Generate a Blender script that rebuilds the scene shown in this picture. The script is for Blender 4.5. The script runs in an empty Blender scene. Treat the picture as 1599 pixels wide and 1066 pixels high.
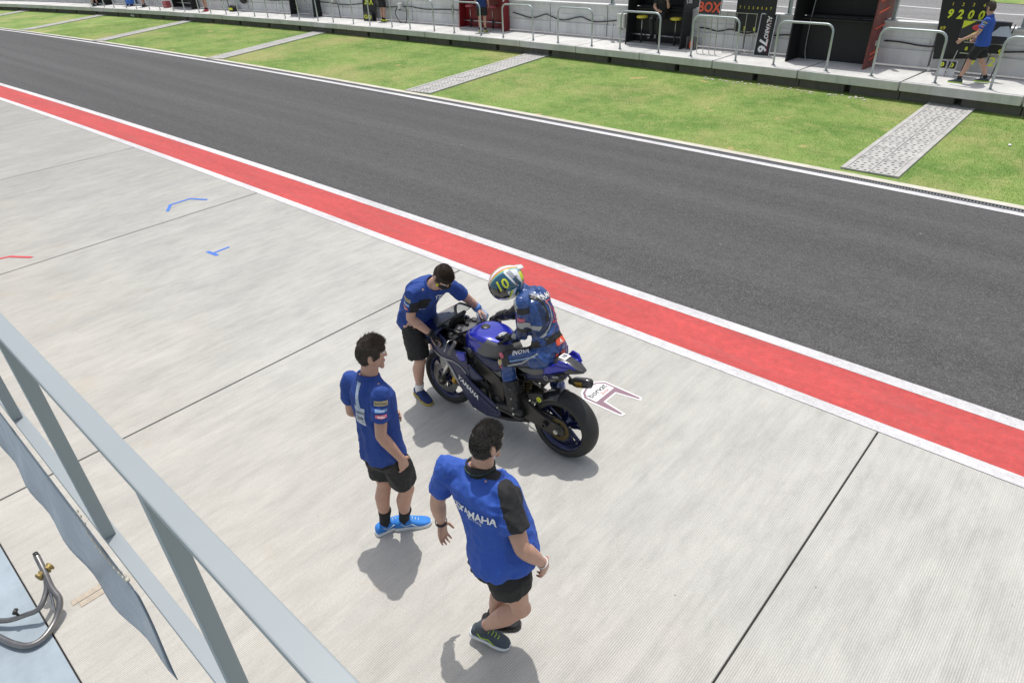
import bpy, bmesh, math, random
from mathutils import Vector as V, Matrix as M, noise
from mathutils.bvhtree import BVHTree
random.seed(7)
SC = bpy.context.scene
COL = SC.collection
R = math.radians
# ------------------------------------------------------------------ camera, sky, sun, exposure
def make_camera():
    yaw, pitch, roll, f = R(-43.509), R(32.385), R(-2.897), 1044.06
    F = V((math.sin(yaw)*math.cos(pitch), math.cos(yaw)*math.cos(pitch), -math.sin(pitch)))
    r0 = V((math.cos(yaw), -math.sin(yaw), 0)); u0 = r0.cross(F)
    r = r0*math.cos(roll)+u0*math.sin(roll); u = -r0*math.sin(roll)+u0*math.cos(roll)
    cd = bpy.data.cameras.new('camera'); c = bpy.data.objects.new('camera', cd); COL.objects.link(c)
    m = M((r, u, -F)).transposed().to_4x4(); m.translation = V((-.0384, .0439, 3.9950)); c.matrix_world = m
    cd.sensor_width = 36; cd.lens = f*36/1599; cd.clip_start = .05; cd.clip_end = 400
    SC.camera = c
make_camera()
SUN_EL, SUN_AZ = 73.5, -39.0       # azimuth from +Y towards +X
w = bpy.data.worlds.new('World'); SC.world = w; w.use_nodes = True
nt = w.node_tree; bg = nt.nodes['Background']; sky = nt.nodes.new('ShaderNodeTexSky')
sky.sky_type = 'NISHITA'; sky.sun_disc = False; sky.sun_elevation = R(SUN_EL); sky.sun_rotation = R(SUN_AZ)
sky.dust_density = 2.5; sky.air_density = 1.0; sky.ozone_density = .6
hz = nt.nodes.new('ShaderNodeHueSaturation'); hz.inputs['Saturation'].default_value = .5      # thin bright haze over the whole sky
nt.links.new(sky.outputs[0], hz.inputs['Color']); nt.links.new(hz.outputs[0], bg.inputs[0]); bg.inputs[1].default_value = .165
sd = bpy.data.lights.new('sun', 'SUN'); sd.energy = 3.3; sd.angle = R(.6); sd.color = (1, .965, .91)
so = bpy.data.objects.new('sun', sd); COL.objects.link(so)
sdir = V((math.sin(R(SUN_AZ))*math.cos(R(SUN_EL)), math.cos(R(SUN_AZ))*math.cos(R(SUN_EL)), math.sin(R(SUN_EL))))
so.rotation_euler = sdir.to_track_quat('Z', 'Y').to_euler(); so.location = (0, 10, 30)
SC.view_settings.view_transform = 'Standard'; SC.view_settings.look = 'None'
SC.view_settings.exposure = 0.0; SC.view_settings.gamma = 1.0; SC.view_settings.use_curve_mapping = False
# ------------------------------------------------------------------ materials
def lin(r, g, b):
    return tuple(((c/255+.055)/1.055)**2.4 if c > 10 else c/255/12.92 for c in (r, g, b))
class NT:
    def __init__(s, name):
        s.m = bpy.data.materials.new(name); s.m.use_nodes = True; s.t = s.m.node_tree
        s.b = s.t.nodes['Principled BSDF']; s.pos = None
    def n(s, typ, **k):
        x = s.t.nodes.new(typ)
        for a, v in k.items(): setattr(x, a, v)
        return x
    def l(s, a, b): s.t.links.new(a, b)
    def coord(s, world=False):
        if world: return s.n('ShaderNodeNewGeometry').outputs['Position']
        return s.n('ShaderNodeTexCoord').outputs['Object']
    def noise(s, vec, scale, detail=4, rough=.55, stretch=None):
        if stretch:
            mp = s.n('ShaderNodeMapping'); mp.inputs['Scale'].default_value = stretch; s.l(vec, mp.inputs[0]); vec = mp.outputs[0]
        x = s.n('ShaderNodeTexNoise'); x.inputs['Scale'].default_value = scale; x.inputs['Detail'].default_value = detail
        x.inputs['Roughness'].default_value = rough; s.l(vec, x.inputs['Vector']); return x.outputs[0]
    def ramp(s, fac, stops):
        x = s.n('ShaderNodeValToRGB'); e = x.color_ramp.elements
        while len(e) < len(stops): e.new(.5)
        for i, (p, c) in enumerate(stops):
            e[i].position = p; e[i].color = (*c, 1) if isinstance(c, tuple) else (c, c, c, 1)
        s.l(fac, x.inputs[0]); return x.outputs[0]
    def mix(s, fac, a, b, mode='MIX'):
        x = s.n('ShaderNodeMix', data_type='RGBA', blend_type=mode)
        for sock, v in ((x.inputs['Factor'], fac), (x.inputs['A'], a), (x.inputs['B'], b)):
            if isinstance(v, (int, float)): sock.default_value = v if sock.type == 'VALUE' else (v, v, v, 1)
            elif isinstance(v, tuple): sock.default_value = (*v, 1)
            else: s.l(v, sock)
        return x.outputs['Result']
    def math(s, op, a, b=0.):
        x = s.n('ShaderNodeMath', operation=op)
        for i, v in enumerate((a, b)):
            if isinstance(v, (int, float)): x.inputs[i].default_value = v
            else: s.l(v, x.inputs[i])
        return x.outputs[0]
    def bump(s, h, strength=.3, dist=.002):
        x = s.n('ShaderNodeBump'); x.inputs['Strength'].default_value = strength; x.inputs['Distance'].default_value = dist
        s.l(h, x.inputs['Height']); s.l(x.outputs[0], s.b.inputs['Normal'])
    def col(s, c):
        if isinstance(c, tuple): s.b.inputs['Base Color'].default_value = (*c, 1)
        else: s.l(c, s.b.inputs['Base Color'])
    def set(s, **k):
        for a, v in k.items(): s.b.inputs[a.replace('_', ' ')].default_value = v
_MC = {}
def pm(name, col, rough=.5, metal=0., var=.14, scale=14, bump=0., bscale=160, coat=0., sheen=0., sss=0., wrinkle=0., wscale=4.5):
    """plain procedural material: colour with soft mottling, roughness variation, fine bump"""
    if name in _MC: return _MC[name]
    t = NT(name); c = t.coord()
    n1 = t.noise(c, scale, 5); 
    t.col(t.mix(n1, tuple(x*(1-var) for x in col), tuple(min(1, x*(1+var)) for x in col)))
    rr = t.n('ShaderNodeMapRange'); rr.inputs[3].default_value = max(.02, rough-.07); rr.inputs[4].default_value = min(1, rough+.07)
    t.l(t.noise(c, scale*2.3, 3), rr.inputs[0]); t.l(rr.outputs[0], t.b.inputs['Roughness'])
    t.set(Metallic=metal)
    if coat: t.set(Coat_Weight=coat, Coat_Roughness=.06)
    if sheen: t.set(Sheen_Weight=sheen, Sheen_Roughness=.5)
    if sss: t.set(Subsurface_Weight=sss, Subsurface_Radius=(.012, .005, .003))
    if bump: t.bump(t.noise(c, bscale, 3), bump, .002)
    if wrinkle:      # creases: warped ridges under the fine weave
        wv = t.n('ShaderNodeTexNoise'); wv.inputs['Scale'].default_value = wscale; wv.inputs['Detail'].default_value = 2.5; wv.inputs['Roughness'].default_value = .5; wv.inputs['Distortion'].default_value = 1.1; t.l(c, wv.inputs['Vector'])
        rg = t.math('ABSOLUTE', t.math('SUBTRACT', wv.outputs[0], .5)); x = t.n('ShaderNodeBump'); x.inputs['Strength'].default_value = wrinkle; x.inputs['Distance'].default_value = .05; x.invert = True
        t.l(t.math('POWER', rg, .8), x.inputs['Height']); old = t.b.inputs['Normal'].links
        if old: t.l(x.outputs[0], old[0].from_node.inputs['Normal'])
        else: t.l(x.outputs[0], t.b.inputs['Normal'])
    _MC[name] = t.m; return t.m

def concrete_mat():
    t = NT('brushed_concrete'); p = t.coord(True)
    sx = t.n('ShaderNodeSeparateXYZ'); t.l(p, sx.inputs[0])
    wob = t.math('MULTIPLY', t.noise(p, 1.3, 2, stretch=(1, .25, 1)), .004)
    xx = t.math('ADD', sx.outputs[0], wob)
    g = t.math('SINE', t.math('MULTIPLY', xx, 2*math.pi/.0147))
    g = t.math('MULTIPLY_ADD', g, .5); g.node.inputs[2].default_value = .5
    g = t.math('POWER', g, 1.6)
    wear = t.ramp(t.noise(p, .9, 4, .6, stretch=(1, .45, 1)), [(.34, .45), (.55, 1.)])
    wear2 = t.ramp(t.noise(p, 9, 3, .6, stretch=(1, .2, 1)), [(.3, .45), (.6, 1.)])
    far = t.ramp(t.math('MULTIPLY_ADD', sx.outputs[0], .06), [(.15, .35), (.55, 1.)])   # older, smoother pours down the lane
    far.node.inputs[0].links[0].from_node.inputs[2].default_value = .9
    gm = t.math('MULTIPLY', t.math('MULTIPLY', g, wear), t.math('MULTIPLY', wear2, far))
    A = t.noise(p, 1.1, 9, .74, stretch=(1, .42, 1)); mid = t.noise(p, 6.5, 7, .76, stretch=(1, .34, 1)); fine = t.noise(p, 70, 3, .75); big = t.noise(p, .28, 3, .5)
    c = t.mix(big, (.455, .446, .413), (.515, .505, .47))
    c = t.mix(1., c, t.ramp(A, [(.30, .85), (.50, .98), (.68, 1.05)]), 'MULTIPLY')
    c = t.mix(1., c, t.ramp(mid, [(.30, .84), (.50, 1.), (.70, 1.07)]), 'MULTIPLY')
    c = t.mix(1., c, t.ramp(fine, [(.30, .86), (.60, 1.04)]), 'MULTIPLY')
    oi = t.n('ShaderNodeObjectInfo')
    c = t.mix(1., c, t.ramp(oi.outputs['Random'], [(0., .96), (1., 1.04)]), 'MULTIPLY')
    old = t.ramp(t.math('MULTIPLY_ADD', t.math('ADD', sx.outputs[0], t.math('MULTIPLY', mid, 3.)), .05), [(.05, .72), (.62, 1.)]); old.node.inputs[0].links[0].from_node.inputs[2].default_value = .85
    c = t.mix(1., c, old, 'MULTIPLY')
    ln = t.noise(p, 26, 4, .7, stretch=(1, .03, 1)); c = t.mix(1., c, t.ramp(ln, [(.30, .92), (.55, 1.02)]), 'MULTIPLY')     # broom streaks
    far_ = t.ramp(t.math('MULTIPLY_ADD', sx.outputs[0], -.09), [(.0, .25), (.75, 1.)]); far_.node.inputs[0].links[0].from_node.inputs[2].default_value = -.35
    bl = t.ramp(t.noise(p, 2.1, 8, .72, stretch=(1, .5, 1)), [(.44, 0.), (.62, 1.)])
    c = t.mix(t.math('MULTIPLY', t.math('MULTIPLY', bl, far_), .42), c, (.30, .30, .295))
    # tan rust stains near the rail side, grey tyre-ish smudges
    st = t.ramp(t.noise(p, 1.4, 5, .62), [(.60, 0.), (.74, 1.)])
    near = t.ramp(t.math('MULTIPLY', sx.outputs[1], .25), [(.18, 1.), (.75, 0.05)])
    c = t.mix(t.math('MULTIPLY', near, .22), c, (.50, .445, .35))          # dusty by the garages
    c = t.mix(t.math('MULTIPLY', t.math('MULTIPLY', st, near), .55), c, (.44, .34, .235))
    sm = t.ramp(t.noise(p, .8, 5, .7, stretch=(1.5, .6, 1)), [(.56, 0.), (.72, 1.)])
    c = t.mix(t.math('MULTIPLY', sm, .30), c, (.27, .27, .27))
    sp = t.n('ShaderNodeTexVoronoi'); sp.inputs['Scale'].default_value = 2.6; t.l(p, sp.inputs['Vector'])
    spot = t.ramp(sp.outputs['Distance'], [(.012, 1.), (.03, 0.)])
    c = t.mix(t.math('MULTIPLY', spot, .7), c, (.13, .12, .11))
    c = t.mix(t.math('MULTIPLY', gm, .70), c, (.25, .245, .225))
    t.col(c); t.set(Roughness=.85, Specular_IOR_Level=.25)
    t.bump(t.math('ADD', t.math('MULTIPLY', gm, -1.), t.math('MULTIPLY', fine, .35)), .3, .002)
    return t.m
def asphalt_mat(name, base=.055, tint=(1, .985, .975), streak=(.10, 1, 1)):
    t = NT(name); p = t.coord(True)
    vor = t.n('ShaderNodeTexVoronoi'); vor.inputs['Scale'].default_value = 88; t.l(p, vor.inputs['Vector'])
    v2 = t.n('ShaderNodeTexVoronoi'); v2.inputs['Scale'].default_value = 120; t.l(p, v2.inputs['Vector'])
    big = t.noise(p, .45, 6, .65, stretch=streak); fine = t.noise(p, 85, 2, .8); mid = t.noise(p, 9, 5, .75, stretch=(.5, 1, 1)); lane = t.noise(p, 1.6, 3, .5, stretch=(.02, 1, 1))
    c = t.mix(big, tuple(base*.84*x for x in tint), tuple(base*1.22*x for x in tint))
    c = t.mix(1., c, t.ramp(lane, [(.35, .78), (.65, 1.16)]), 'MULTIPLY')
    c = t.mix(1., c, t.ramp(mid, [(.3, .80), (.7, 1.22)]), 'MULTIPLY')
    c = t.mix(t.ramp(vor.outputs['Color'], [(.50, 0.), (.98, .85)]), c, tuple(base*2.5*x for x in tint))
    c = t.mix(t.ramp(v2.outputs['Color'], [(.06, .6), (.45, 0.)]), c, tuple(base*.35*x for x in tint))
    sp = t.n('ShaderNodeTexVoronoi'); sp.inputs['Scale'].default_value = .9; t.l(p, sp.inputs['Vector']); c = t.mix(t.ramp(sp.outputs['Distance'], [(.014, .6), (.03, 0.)]), c, (.3, .29, .28))
    t.col(c); t.set(Roughness=.82, Specular_IOR_Level=.4)
    t.bump(t.math('ADD', vor.outputs['Distance'], fine), .8, .006)
    return t.m
def paint_mat(name, col, wear=.35, under=(.10, .09, .09)):
    t = NT(name); p = t.coord(True)
    fine = t.noise(p, 75, 3, .8); big = t.noise(p, 1.5, 6, .7, stretch=(.35, 1.5, 1)); mid = t.noise(p, 11, 5, .75); long_ = t.noise(p, 9, 4, .65, stretch=(.06, 1, 1))
    c = t.mix(t.ramp(big, [(.3, 0.), (.7, 1.)]), tuple(x*.80 for x in col), tuple(min(1, x*1.12) for x in col))
    c = t.mix(1., c, t.ramp(mid, [(.3, .80), (.65, 1.08)]), 'MULTIPLY')
    k = t.math('MULTIPLY', t.ramp(fine, [(.33, 1.), (.52, 0.)]), wear)
    c = t.mix(k, c, under)
    c = t.mix(t.math('MULTIPLY', t.ramp(long_, [(.52, 0.), (.70, 1.)]), wear*.9), c, tuple(x*.55+.06 for x in col))
    c = t.mix(t.math('MULTIPLY', t.ramp(fine, [(.60, 0.), (.72, 1.)]), .35), c, tuple(min(1, x*1.2+.05) for x in col))
    t.col(c); t.set(Roughness=.75, Specular_IOR_Level=.35); t.bump(fine, .7, .004)
    return t.m
def grass_mat(name, blades=False):
    t = NT(name); p = t.coord(True)
    big = t.noise(p, .55, 5, .65); mid = t.noise(p, 2.6, 4, .65); patch = t.noise(p, .33, 4, .6); fine = t.noise(p, 45, 3, .75)
    g1, g2, g3 = (.125, .220, .048), (.205, .295, .078), (.33, .345, .135)
    c = t.mix(t.ramp(big, [(.38, 0.), (.58, 1.)]), g1, g2)
    c = t.mix(t.math('MULTIPLY', t.ramp(mid, [(.48, 0.), (.72, 1.)]), .65), c, g3)
    c = t.mix(t.math('MULTIPLY', t.ramp(patch, [(.49, 0.), (.65, 1.)]), .68), c, (.36, .335, .145))
    bare = t.ramp(t.noise(p, 1.15, 4, .6), [(.655, 0.), (.72, 1.)])
    c = t.mix(t.math('MULTIPLY', bare, .8), c, (.48, .36, .18))
    c = t.mix(t.ramp(fine, [(.3, 0.), (.7, 1.)]), t.mix(1., c, (.82, .85, .8), 'MULTIPLY'), t.mix(1., c, (1.15, 1.12, 1.08), 'MULTIPLY'))
    t.col(c); t.set(Roughness=.8, Specular_IOR_Level=.2)
    if blades:       # thin leaves let light through
        tr = t.n('ShaderNodeBsdfTranslucent'); mx = t.n('ShaderNodeMixShader'); mx.inputs[0].default_value = .45; out = t.t.nodes['Material Output']
        t.l(c, tr.inputs[0]); t.l(t.b.outputs[0], mx.inputs[1]); t.l(tr.outputs[0], mx.inputs[2]); t.l(mx.outputs[0], out.inputs[0])
    else: t.bump(fine, .6, .02)
    return t.m
def weathered(name, base, dark=.55, scale=1.2):
    t = NT(name); p = t.coord(True)
    a = t.noise(p, scale, 6, .65, stretch=(1, 1, .5)); b = t.noise(p, 30, 3, .7); d = t.noise(p, 4, 4, .6, stretch=(1.6, 1.6, .25))
    c = t.mix(t.ramp(a, [(.3, 0.), (.7, 1.)]), tuple(x*.8 for x in base), tuple(x*1.1 for x in base))
    c = t.mix(t.math('MULTIPLY', t.ramp(d, [(.5, 0.), (.75, 1.)]), dark), c, tuple(x*.55 for x in base))
    c = t.mix(t.math('MULTIPLY', b, .2), c, tuple(x*.6 for x in base))
    t.col(c); t.set(Roughness=.88, Specular_IOR_Level=.2); t.bump(b, .4, .003)
    return t.m
MAT = {}
MAT['concrete'] = concrete_mat(); MAT['asphalt'] = asphalt_mat('pit_lane_asphalt', .066); MAT['track'] = asphalt_mat('race_track_asphalt', .16)
MAT['red'] = paint_mat('red_road_paint', (.52, .066, .062), .42); MAT['white'] = paint_mat('white_road_paint', (.62, .61, .62), .5, (.28, .28, .28))
MAT['grass'] = grass_mat('lawn_base'); MAT['blades'] = grass_mat('lawn_blades', True)
MAT['kerb'] = weathered('pale_kerb_concrete', (.58, .55, .47), .3, 2.); MAT['joint'] = pm('joint_filler', (.055, .052, .048), .95)
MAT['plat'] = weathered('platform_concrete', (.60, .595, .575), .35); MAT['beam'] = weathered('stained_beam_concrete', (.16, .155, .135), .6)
MAT['wall'] = weathered('pit_wall_concrete', (.66, .66, .655), .3); MAT['coping'] = weathered('white_coping_paint', (.66, .66, .65), .25)
MAT['paver'] = weathered('paver_concrete', (.46, .45, .43), .35, 3.); MAT['soil'] = pm('dark_soil', (.05, .05, .03), .95, var=.3)
MAT['galv'] = pm('galvanised_steel', (.42, .46, .47), .45, .55, .12, 6); MAT['rail'] = pm('grey_rail_paint', (.285, .318, .332), .42, 0, .045, 5, .05, 90)
MAT['blk'] = pm('black_panel', (.011, .011, .012), .62, 0, .25, 5); MAT['blk2'] = pm('charcoal_panel', (.03, .03, .032), .5, 0, .2, 7)
MAT['redp'] = pm('red_panel', (.20, .012, .016), .38, 0, .12, 4); MAT['iron'] = pm('cast_iron_grate', (.16, .165, .17), .6, .3)
MAT['skin'] = pm('skin', (.48, .275, .195), .5, 0, .16, 22, .25, 240, sss=.08); MAT['skin2'] = pm('fair_skin', (.50, .295, .22), .5, 0, .16, 22, .25, 240, sss=.08)
MAT['hair'] = pm('dark_brown_hair', (.055, .038, .027), .5, 0, .5, 40); MAT['hairk'] = pm('black_hair', (.035, .028, .024), .42, 0, .5, 45)
MAT['blue'] = pm('royal_blue_polo', (.016, .053, .25), .85, 0, .16, 9, .45, 420, wrinkle=.34)
MAT['blueC'] = pm('bright_blue_shirt', (.024, .082, .385), .8, 0, .13, 9, .3, 420, wrinkle=.34)
MAT['navy'] = pm('dark_blue_polo', (.012, .035, .15), .8, 0, .13, 9, .3, 420)
MAT['shorts'] = pm('black_shorts', (.010, .010, .011), .75, 0, .3, 8, .3, 400, wrinkle=.34); MAT['blkfab'] = pm('black_mesh_fabric', (.013, .013, .015), .8, 0, .25, 12, .4, 500, wrinkle=.34)
MAT['wht'] = pm('white_print', (.74, .74, .74), .6, 0, .06); MAT['grey'] = pm('light_grey_print', (.36, .43, .55), .7, 0, .1)
MAT['cream'] = pm('cream_print', (.55, .45, .22), .7); MAT['redpr'] = pm('red_print', (.55, .05, .06), .6); MAT['yel'] = pm('fluo_yellow', (.66, .72, .04), .55, 0, .1)
MAT['sock'] = pm('white_sock', (.72, .72, .70), .85, bump=.4, bscale=300); MAT['sockk'] = pm('black_sock', (.012, .012, .013), .85)
MAT['steel'] = pm('brushed_stainless', (.55, .54, .52), .28, 1., .1, 9); MAT['chrome'] = pm('polished_tube', (.50, .48, .46), .2, 1., .15, 8)
MAT['tyre'] = pm('slick_tyre_rubber', (.017, .017, .017), .62, 0, .3, 9, .25, 140); MAT['plast'] = pm('black_plastic', (.013, .013, .014), .42, 0, .3, 12)
MAT['bblue'] = pm('racing_blue_paint', (.014, .022, .36), .28, .25, .08, 6, coat=.6); MAT['bnavy'] = pm('deep_navy_paint', (.006, .011, .058), .36, .15, .12, 6, coat=.2)
MAT['bsil'] = pm('silver_grey_paint', (.20, .205, .215), .33, .4, .12, 8, coat=.5); MAT['bgrey'] = pm('matt_grey_tank_grip', (.13, .13, .125), .7, 0, .1, 8)
MAT['rimb'] = pm('blue_rim_paint', (.007, .013, .07), .32, .4, .1, 9, coat=.5); MAT['alu'] = pm('machined_aluminium', (.48, .48, .46), .3, .9, .15, 15)
MAT['dark'] = pm('dark_alloy', (.055, .053, .048), .42, .6, .2, 9); MAT['gold'] = pm('gold_anodised', (.42, .26, .05), .35, .9, .12, 10)
MAT['carb'] = pm('carbon_fibre', (.022, .022, .023), .3, 0, .3, 60, coat=.5); MAT['eng'] = pm('engine_cases', (.028, .028, .028), .5, .5, .3, 20)
def obj(name, g, mats, parent=None, smooth=False, bev=0, origin=None, solid=0):
    me = g if isinstance(g, bpy.types.Mesh) else g.mesh(name)
    if origin is not None: me.transform(M.Translation(-V(origin)))
    o = bpy.data.objects.new(name, me); COL.objects.link(o)
    for m in (mats if isinstance(mats, (list, tuple)) else [mats]):
        me.materials.append(MAT[m] if isinstance(m, str) else m)
    if parent is not None: o.parent = parent
    if smooth: me.polygons.foreach_set('use_smooth', [True]*len(me.polygons))
    if solid:
        md = o.modifiers.new('solid', 'SOLIDIFY'); md.thickness = solid; md.offset = -1
    if bev:
        md = o.modifiers.new('bevel', 'BEVEL'); md.width = bev; md.segments = 2; md.limit_method = 'ANGLE'; md.angle_limit = R(40); md.harden_normals = False
    return o
def tag(o, label=None, cat=None, group=None, kind=None):
    if label: o['label'] = label
    if cat: o['category'] = cat
    if group: o['group'] = group
    if kind: o['kind'] = kind
    return o
def empty(name, loc=(0, 0, 0), rz=0, mat=None):
    o = bpy.data.objects.new(name, None); COL.objects.link(o); o.empty_display_size = .2
    o.location = loc; o.rotation_euler = (0, 0, rz)
    if mat is not None: o.matrix_world = mat
    return o
def copy_tree(o, parent=None):
    c = o.copy(); COL.objects.link(c); c.parent = parent
    for ch in list(o.children): copy_tree(ch, c)
    return c
# ------------------------------------------------------------------ geometry collector
def orth(d, hint=(0, 0, 1)):
    d = V(d).normalized(); h = V(hint)
    if abs(d.dot(h.normalized())) > .98: h = V((1, 0, 0))
    a = (h - d*h.dot(d)).normalized(); return a, d.cross(a)
class G:
    def __init__(s): s.v = []; s.f = []; s.mi = []
    def add(s, vs, fs, mi=0):
        o = len(s.v); s.v += [tuple(x) for x in vs]; s.f += [tuple(i+o for i in f) for f in fs]; s.mi += [mi]*len(fs); return s
    def mesh(s, name):
        me = bpy.data.meshes.new(name); me.from_pydata(s.v, [], s.f); me.update()
        if any(s.mi): me.polygons.foreach_set('material_index', s.mi)
        return me
    def box(s, c, d, rot=None, mi=0):
        c = V(c); hx, hy, hz = d[0]/2, d[1]/2, d[2]/2
        vs = [V((x, y, z)) for x in (-hx, hx) for y in (-hy, hy) for z in (-hz, hz)]
        if rot is not None: vs = [rot @ v for v in vs]
        return s.add([v+c for v in vs], [(0, 1, 3, 2), (4, 6, 7, 5), (0, 4, 5, 1), (2, 3, 7, 6), (0, 2, 6, 4), (1, 5, 7, 3)], mi)
    def beam(s, a, b, wd, ht, up=(0, 0, 1), mi=0):
        a, b = V(a), V(b); d = b-a; u, r = orth(d, up); rot = M((d.normalized(), r, u)).transposed()
        return s.box((a+b)/2, (d.length, wd, ht), rot, mi)
    def loft(s, rings, cap=True, mi=0, closed=True):
        n = len(rings[0]); vs = [p for r in rings for p in r]; fs = []
        for i in range(len(rings)-1):
            for j in range(n if closed else n-1):
                k = (j+1) % n; fs.append((i*n+j, i*n+k, (i+1)*n+k, (i+1)*n+j))
        if cap: fs.append(tuple(range(n-1, -1, -1))); fs.append(tuple((len(rings)-1)*n+j for j in range(n)))
        return s.add(vs, fs, mi)
    def tube(s, pts, rad, n=10, mi=0, cap=True, flat=1.0, hint=(0, 0, 1)):
        pts = [V(p) for p in pts]; rr = rad if isinstance(rad, (list, tuple)) else [rad]*len(pts); rings = []; pa = None
        for i, p in enumerate(pts):
            d = (pts[min(i+1, len(pts)-1)]-pts[max(i-1, 0)])
            d = d.normalized() if d.length > 1e-9 else V((0, 0, 1))
            if pa is None: a, b = orth(d, hint)
            else:
                a = pa-d*pa.dot(d); a = a.normalized() if a.length > 1e-6 else orth(d)[0]; b = d.cross(a)
            pa = a
            rings.append([p+(a*math.cos(t)*flat+b*math.sin(t))*rr[i] for t in (2*math.pi*k/n for k in range(n))])
        return s.loft(rings, cap, mi)
    def capsule(s, pts, rad, n=12, **k):
        """tube with rounded ends"""
        pts = [V(p) for p in pts]; rr = list(rad) if isinstance(rad, (list, tuple)) else [rad]*len(pts)
        d0 = (pts[0]-pts[1]).normalized(); d1 = (pts[-1]-pts[-2]).normalized()
        A = [(pts[0]+d0*rr[0]*math.sin(a), rr[0]*math.cos(a)) for a in (1.5, 1.1, .6)]
        B = [(pts[-1]+d1*rr[-1]*math.sin(a), rr[-1]*math.cos(a)) for a in (.6, 1.1, 1.5)]
        return s.tube([a[0] for a in A]+pts+[b[0] for b in B], [a[1] for a in A]+rr+[b[1] for b in B], n, **k)
    def ell(s, c, rx, ry, rz, rot=None, nu=14, nv=9, mi=0):
        c = V(c); vs = []; fs = []
        for i in range(nv+1):
            th = math.pi*(.02+.96*i/nv)
            for j in range(nu):
                ph = 2*math.pi*j/nu; p = V((rx*math.sin(th)*math.cos(ph), ry*math.sin(th)*math.sin(ph), rz*math.cos(th)))
                vs.append(c+(rot @ p if rot is not None else p))
        for i in range(nv):
            for j in range(nu):
                k = (j+1) % nu; fs.append((i*nu+j, (i+1)*nu+j, (i+1)*nu+k, i*nu+k))
        fs.append(tuple(range(nu))); fs.append(tuple(nv*nu+j for j in range(nu-1, -1, -1)))
        return s.add(vs, fs, mi)
    def lathe(s, prof, c, axis=(0, 1, 0), n=32, mi=0, closed=False):
        """prof: (radius, offset along axis)"""
        ax = V(axis).normalized(); a, b = orth(ax); c = V(c); m = len(prof); vs = []; fs = []
        for k in range(n):
            t = 2*math.pi*k/n; e = a*math.cos(t)+b*math.sin(t)
            vs += [c+e*r+ax*o for r, o in prof]
        for k in range(n):
            k2 = (k+1) % n
            for j in range(m if closed else m-1):
                j2 = (j+1) % m; fs.append((k*m+j, k*m+j2, k2*m+j2, k2*m+j))
        return s.add(vs, fs, mi)
    def prism(s, poly, z0, z1, mi=0):
        n = len(poly); vs = [(x, y, z0) for x, y in poly]+[(x, y, z1) for x, y in poly]
        fs = [tuple(range(n-1, -1, -1)), tuple(range(n, 2*n))]+[(i, (i+1) % n, n+(i+1) % n, n+i) for i in range(n)]
        return s.add(vs, fs, mi)
    def xf(s, m, start=0):
        s.v = s.v[:start]+[tuple(m @ V(p)) for p in s.v[start:]]; return s
def crv(pts, k=5):
    """Catmull-Rom through points (tuples of any size)"""
    n = len(pts); out = []
    for i in range(n-1):
        p0, p1, p2, p3 = pts[max(i-1, 0)], pts[i], pts[i+1], pts[min(i+2, n-1)]
        for j in range(k):
            t = j/k
            out.append(tuple(.5*(2*b+(c-a)*t+(2*a-5*b+4*c-d)*t*t+(3*b-a-3*c+d)*t**3) for a, b, c, d in zip(p0, p1, p2, p3)))
    out.append(tuple(pts[-1])); return out
def rem(g, voxel, smooth=3, fac=.5):
    me = g.mesh('tmp'); o = bpy.data.objects.new('tmp', me); COL.objects.link(o)
    md = o.modifiers.new('r', 'REMESH'); md.mode = 'VOXEL'; md.voxel_size = voxel; md.use_smooth_shade = True
    if smooth:
        ms = o.modifiers.new('s', 'SMOOTH'); ms.factor = fac; ms.iterations = smooth
    dg = bpy.context.evaluated_depsgraph_get(); out = bpy.data.meshes.new_from_object(o.evaluated_get(dg))
    bpy.data.objects.remove(o); bpy.data.meshes.remove(me); out.materials.clear(); return out
def fold(me, amp, freq, axis=None, seed=0):
    """cloth folds: push vertices along their normals by warped, stretched ridges"""
    ax = V(axis).normalized() if axis is not None else None; off = V((seed*3.1, seed*1.7, seed*.9)); nn = [v.normal.copy() for v in me.vertices]
    for v, n in zip(me.vertices, nn):
        p = v.co
        w_ = V((noise.noise(p*4+off), noise.noise(p*4-off), noise.noise(p*4+off*2)))*.06; p2 = p+w_
        q = p2-ax*(p2.dot(ax)*.70) if ax is not None else p2
        r1 = 1-abs(noise.noise(q*freq+off))*4.2; r2 = 1-abs(noise.noise(p2*freq*1.9+off*2))*3.8; m_ = .35+.65*max(0, min(1, .5+1.6*noise.noise(p*5-off)))
        v.co = p+n*amp*(max(-.9, r1)*.85*m_+max(-.8, r2)*.35*m_-.25)
    me.update()
_TX = {}
def text2d(s, bold=.018):
    if (s, bold) in _TX: return _TX[(s, bold)]
    cu = bpy.data.curves.new('t', 'FONT'); cu.body = s; cu.size = 1; cu.offset = bold; cu.resolution_u = 2; cu.align_x = 'CENTER'; cu.align_y = 'CENTER'
    o = bpy.data.objects.new('t', cu); COL.objects.link(o); dg = bpy.context.evaluated_depsgraph_get()
    me = bpy.data.meshes.new_from_object(o.evaluated_get(dg)); vs = [(v.co.x, v.co.y) for v in me.vertices]; fs = [tuple(p.vertices) for p in me.polygons]
    bpy.data.objects.remove(o); bpy.data.curves.remove(cu); bpy.data.meshes.remove(me)
    ys = [y for x, y in vs]; h = max(ys)-min(ys); cy = (max(ys)+min(ys))/2; xs = [x for x, y in vs]; cx = (max(xs)+min(xs))/2
    r = ([((x-cx)/h, (y-cy)/h) for x, y in vs], fs); _TX[(s, bold)] = r; return r
def flat_text(g, s, c, ux, uy, h, wide=1., mi=0, bold=.018, lift=.004):
    vs, fs = text2d(s, bold); c, ux, uy = V(c), V(ux).normalized(), V(uy).normalized(); n = ux.cross(uy)
    return g.add([c+ux*x*h*wide+uy*y*h+n*lift for x, y in vs], fs, mi)
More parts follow.
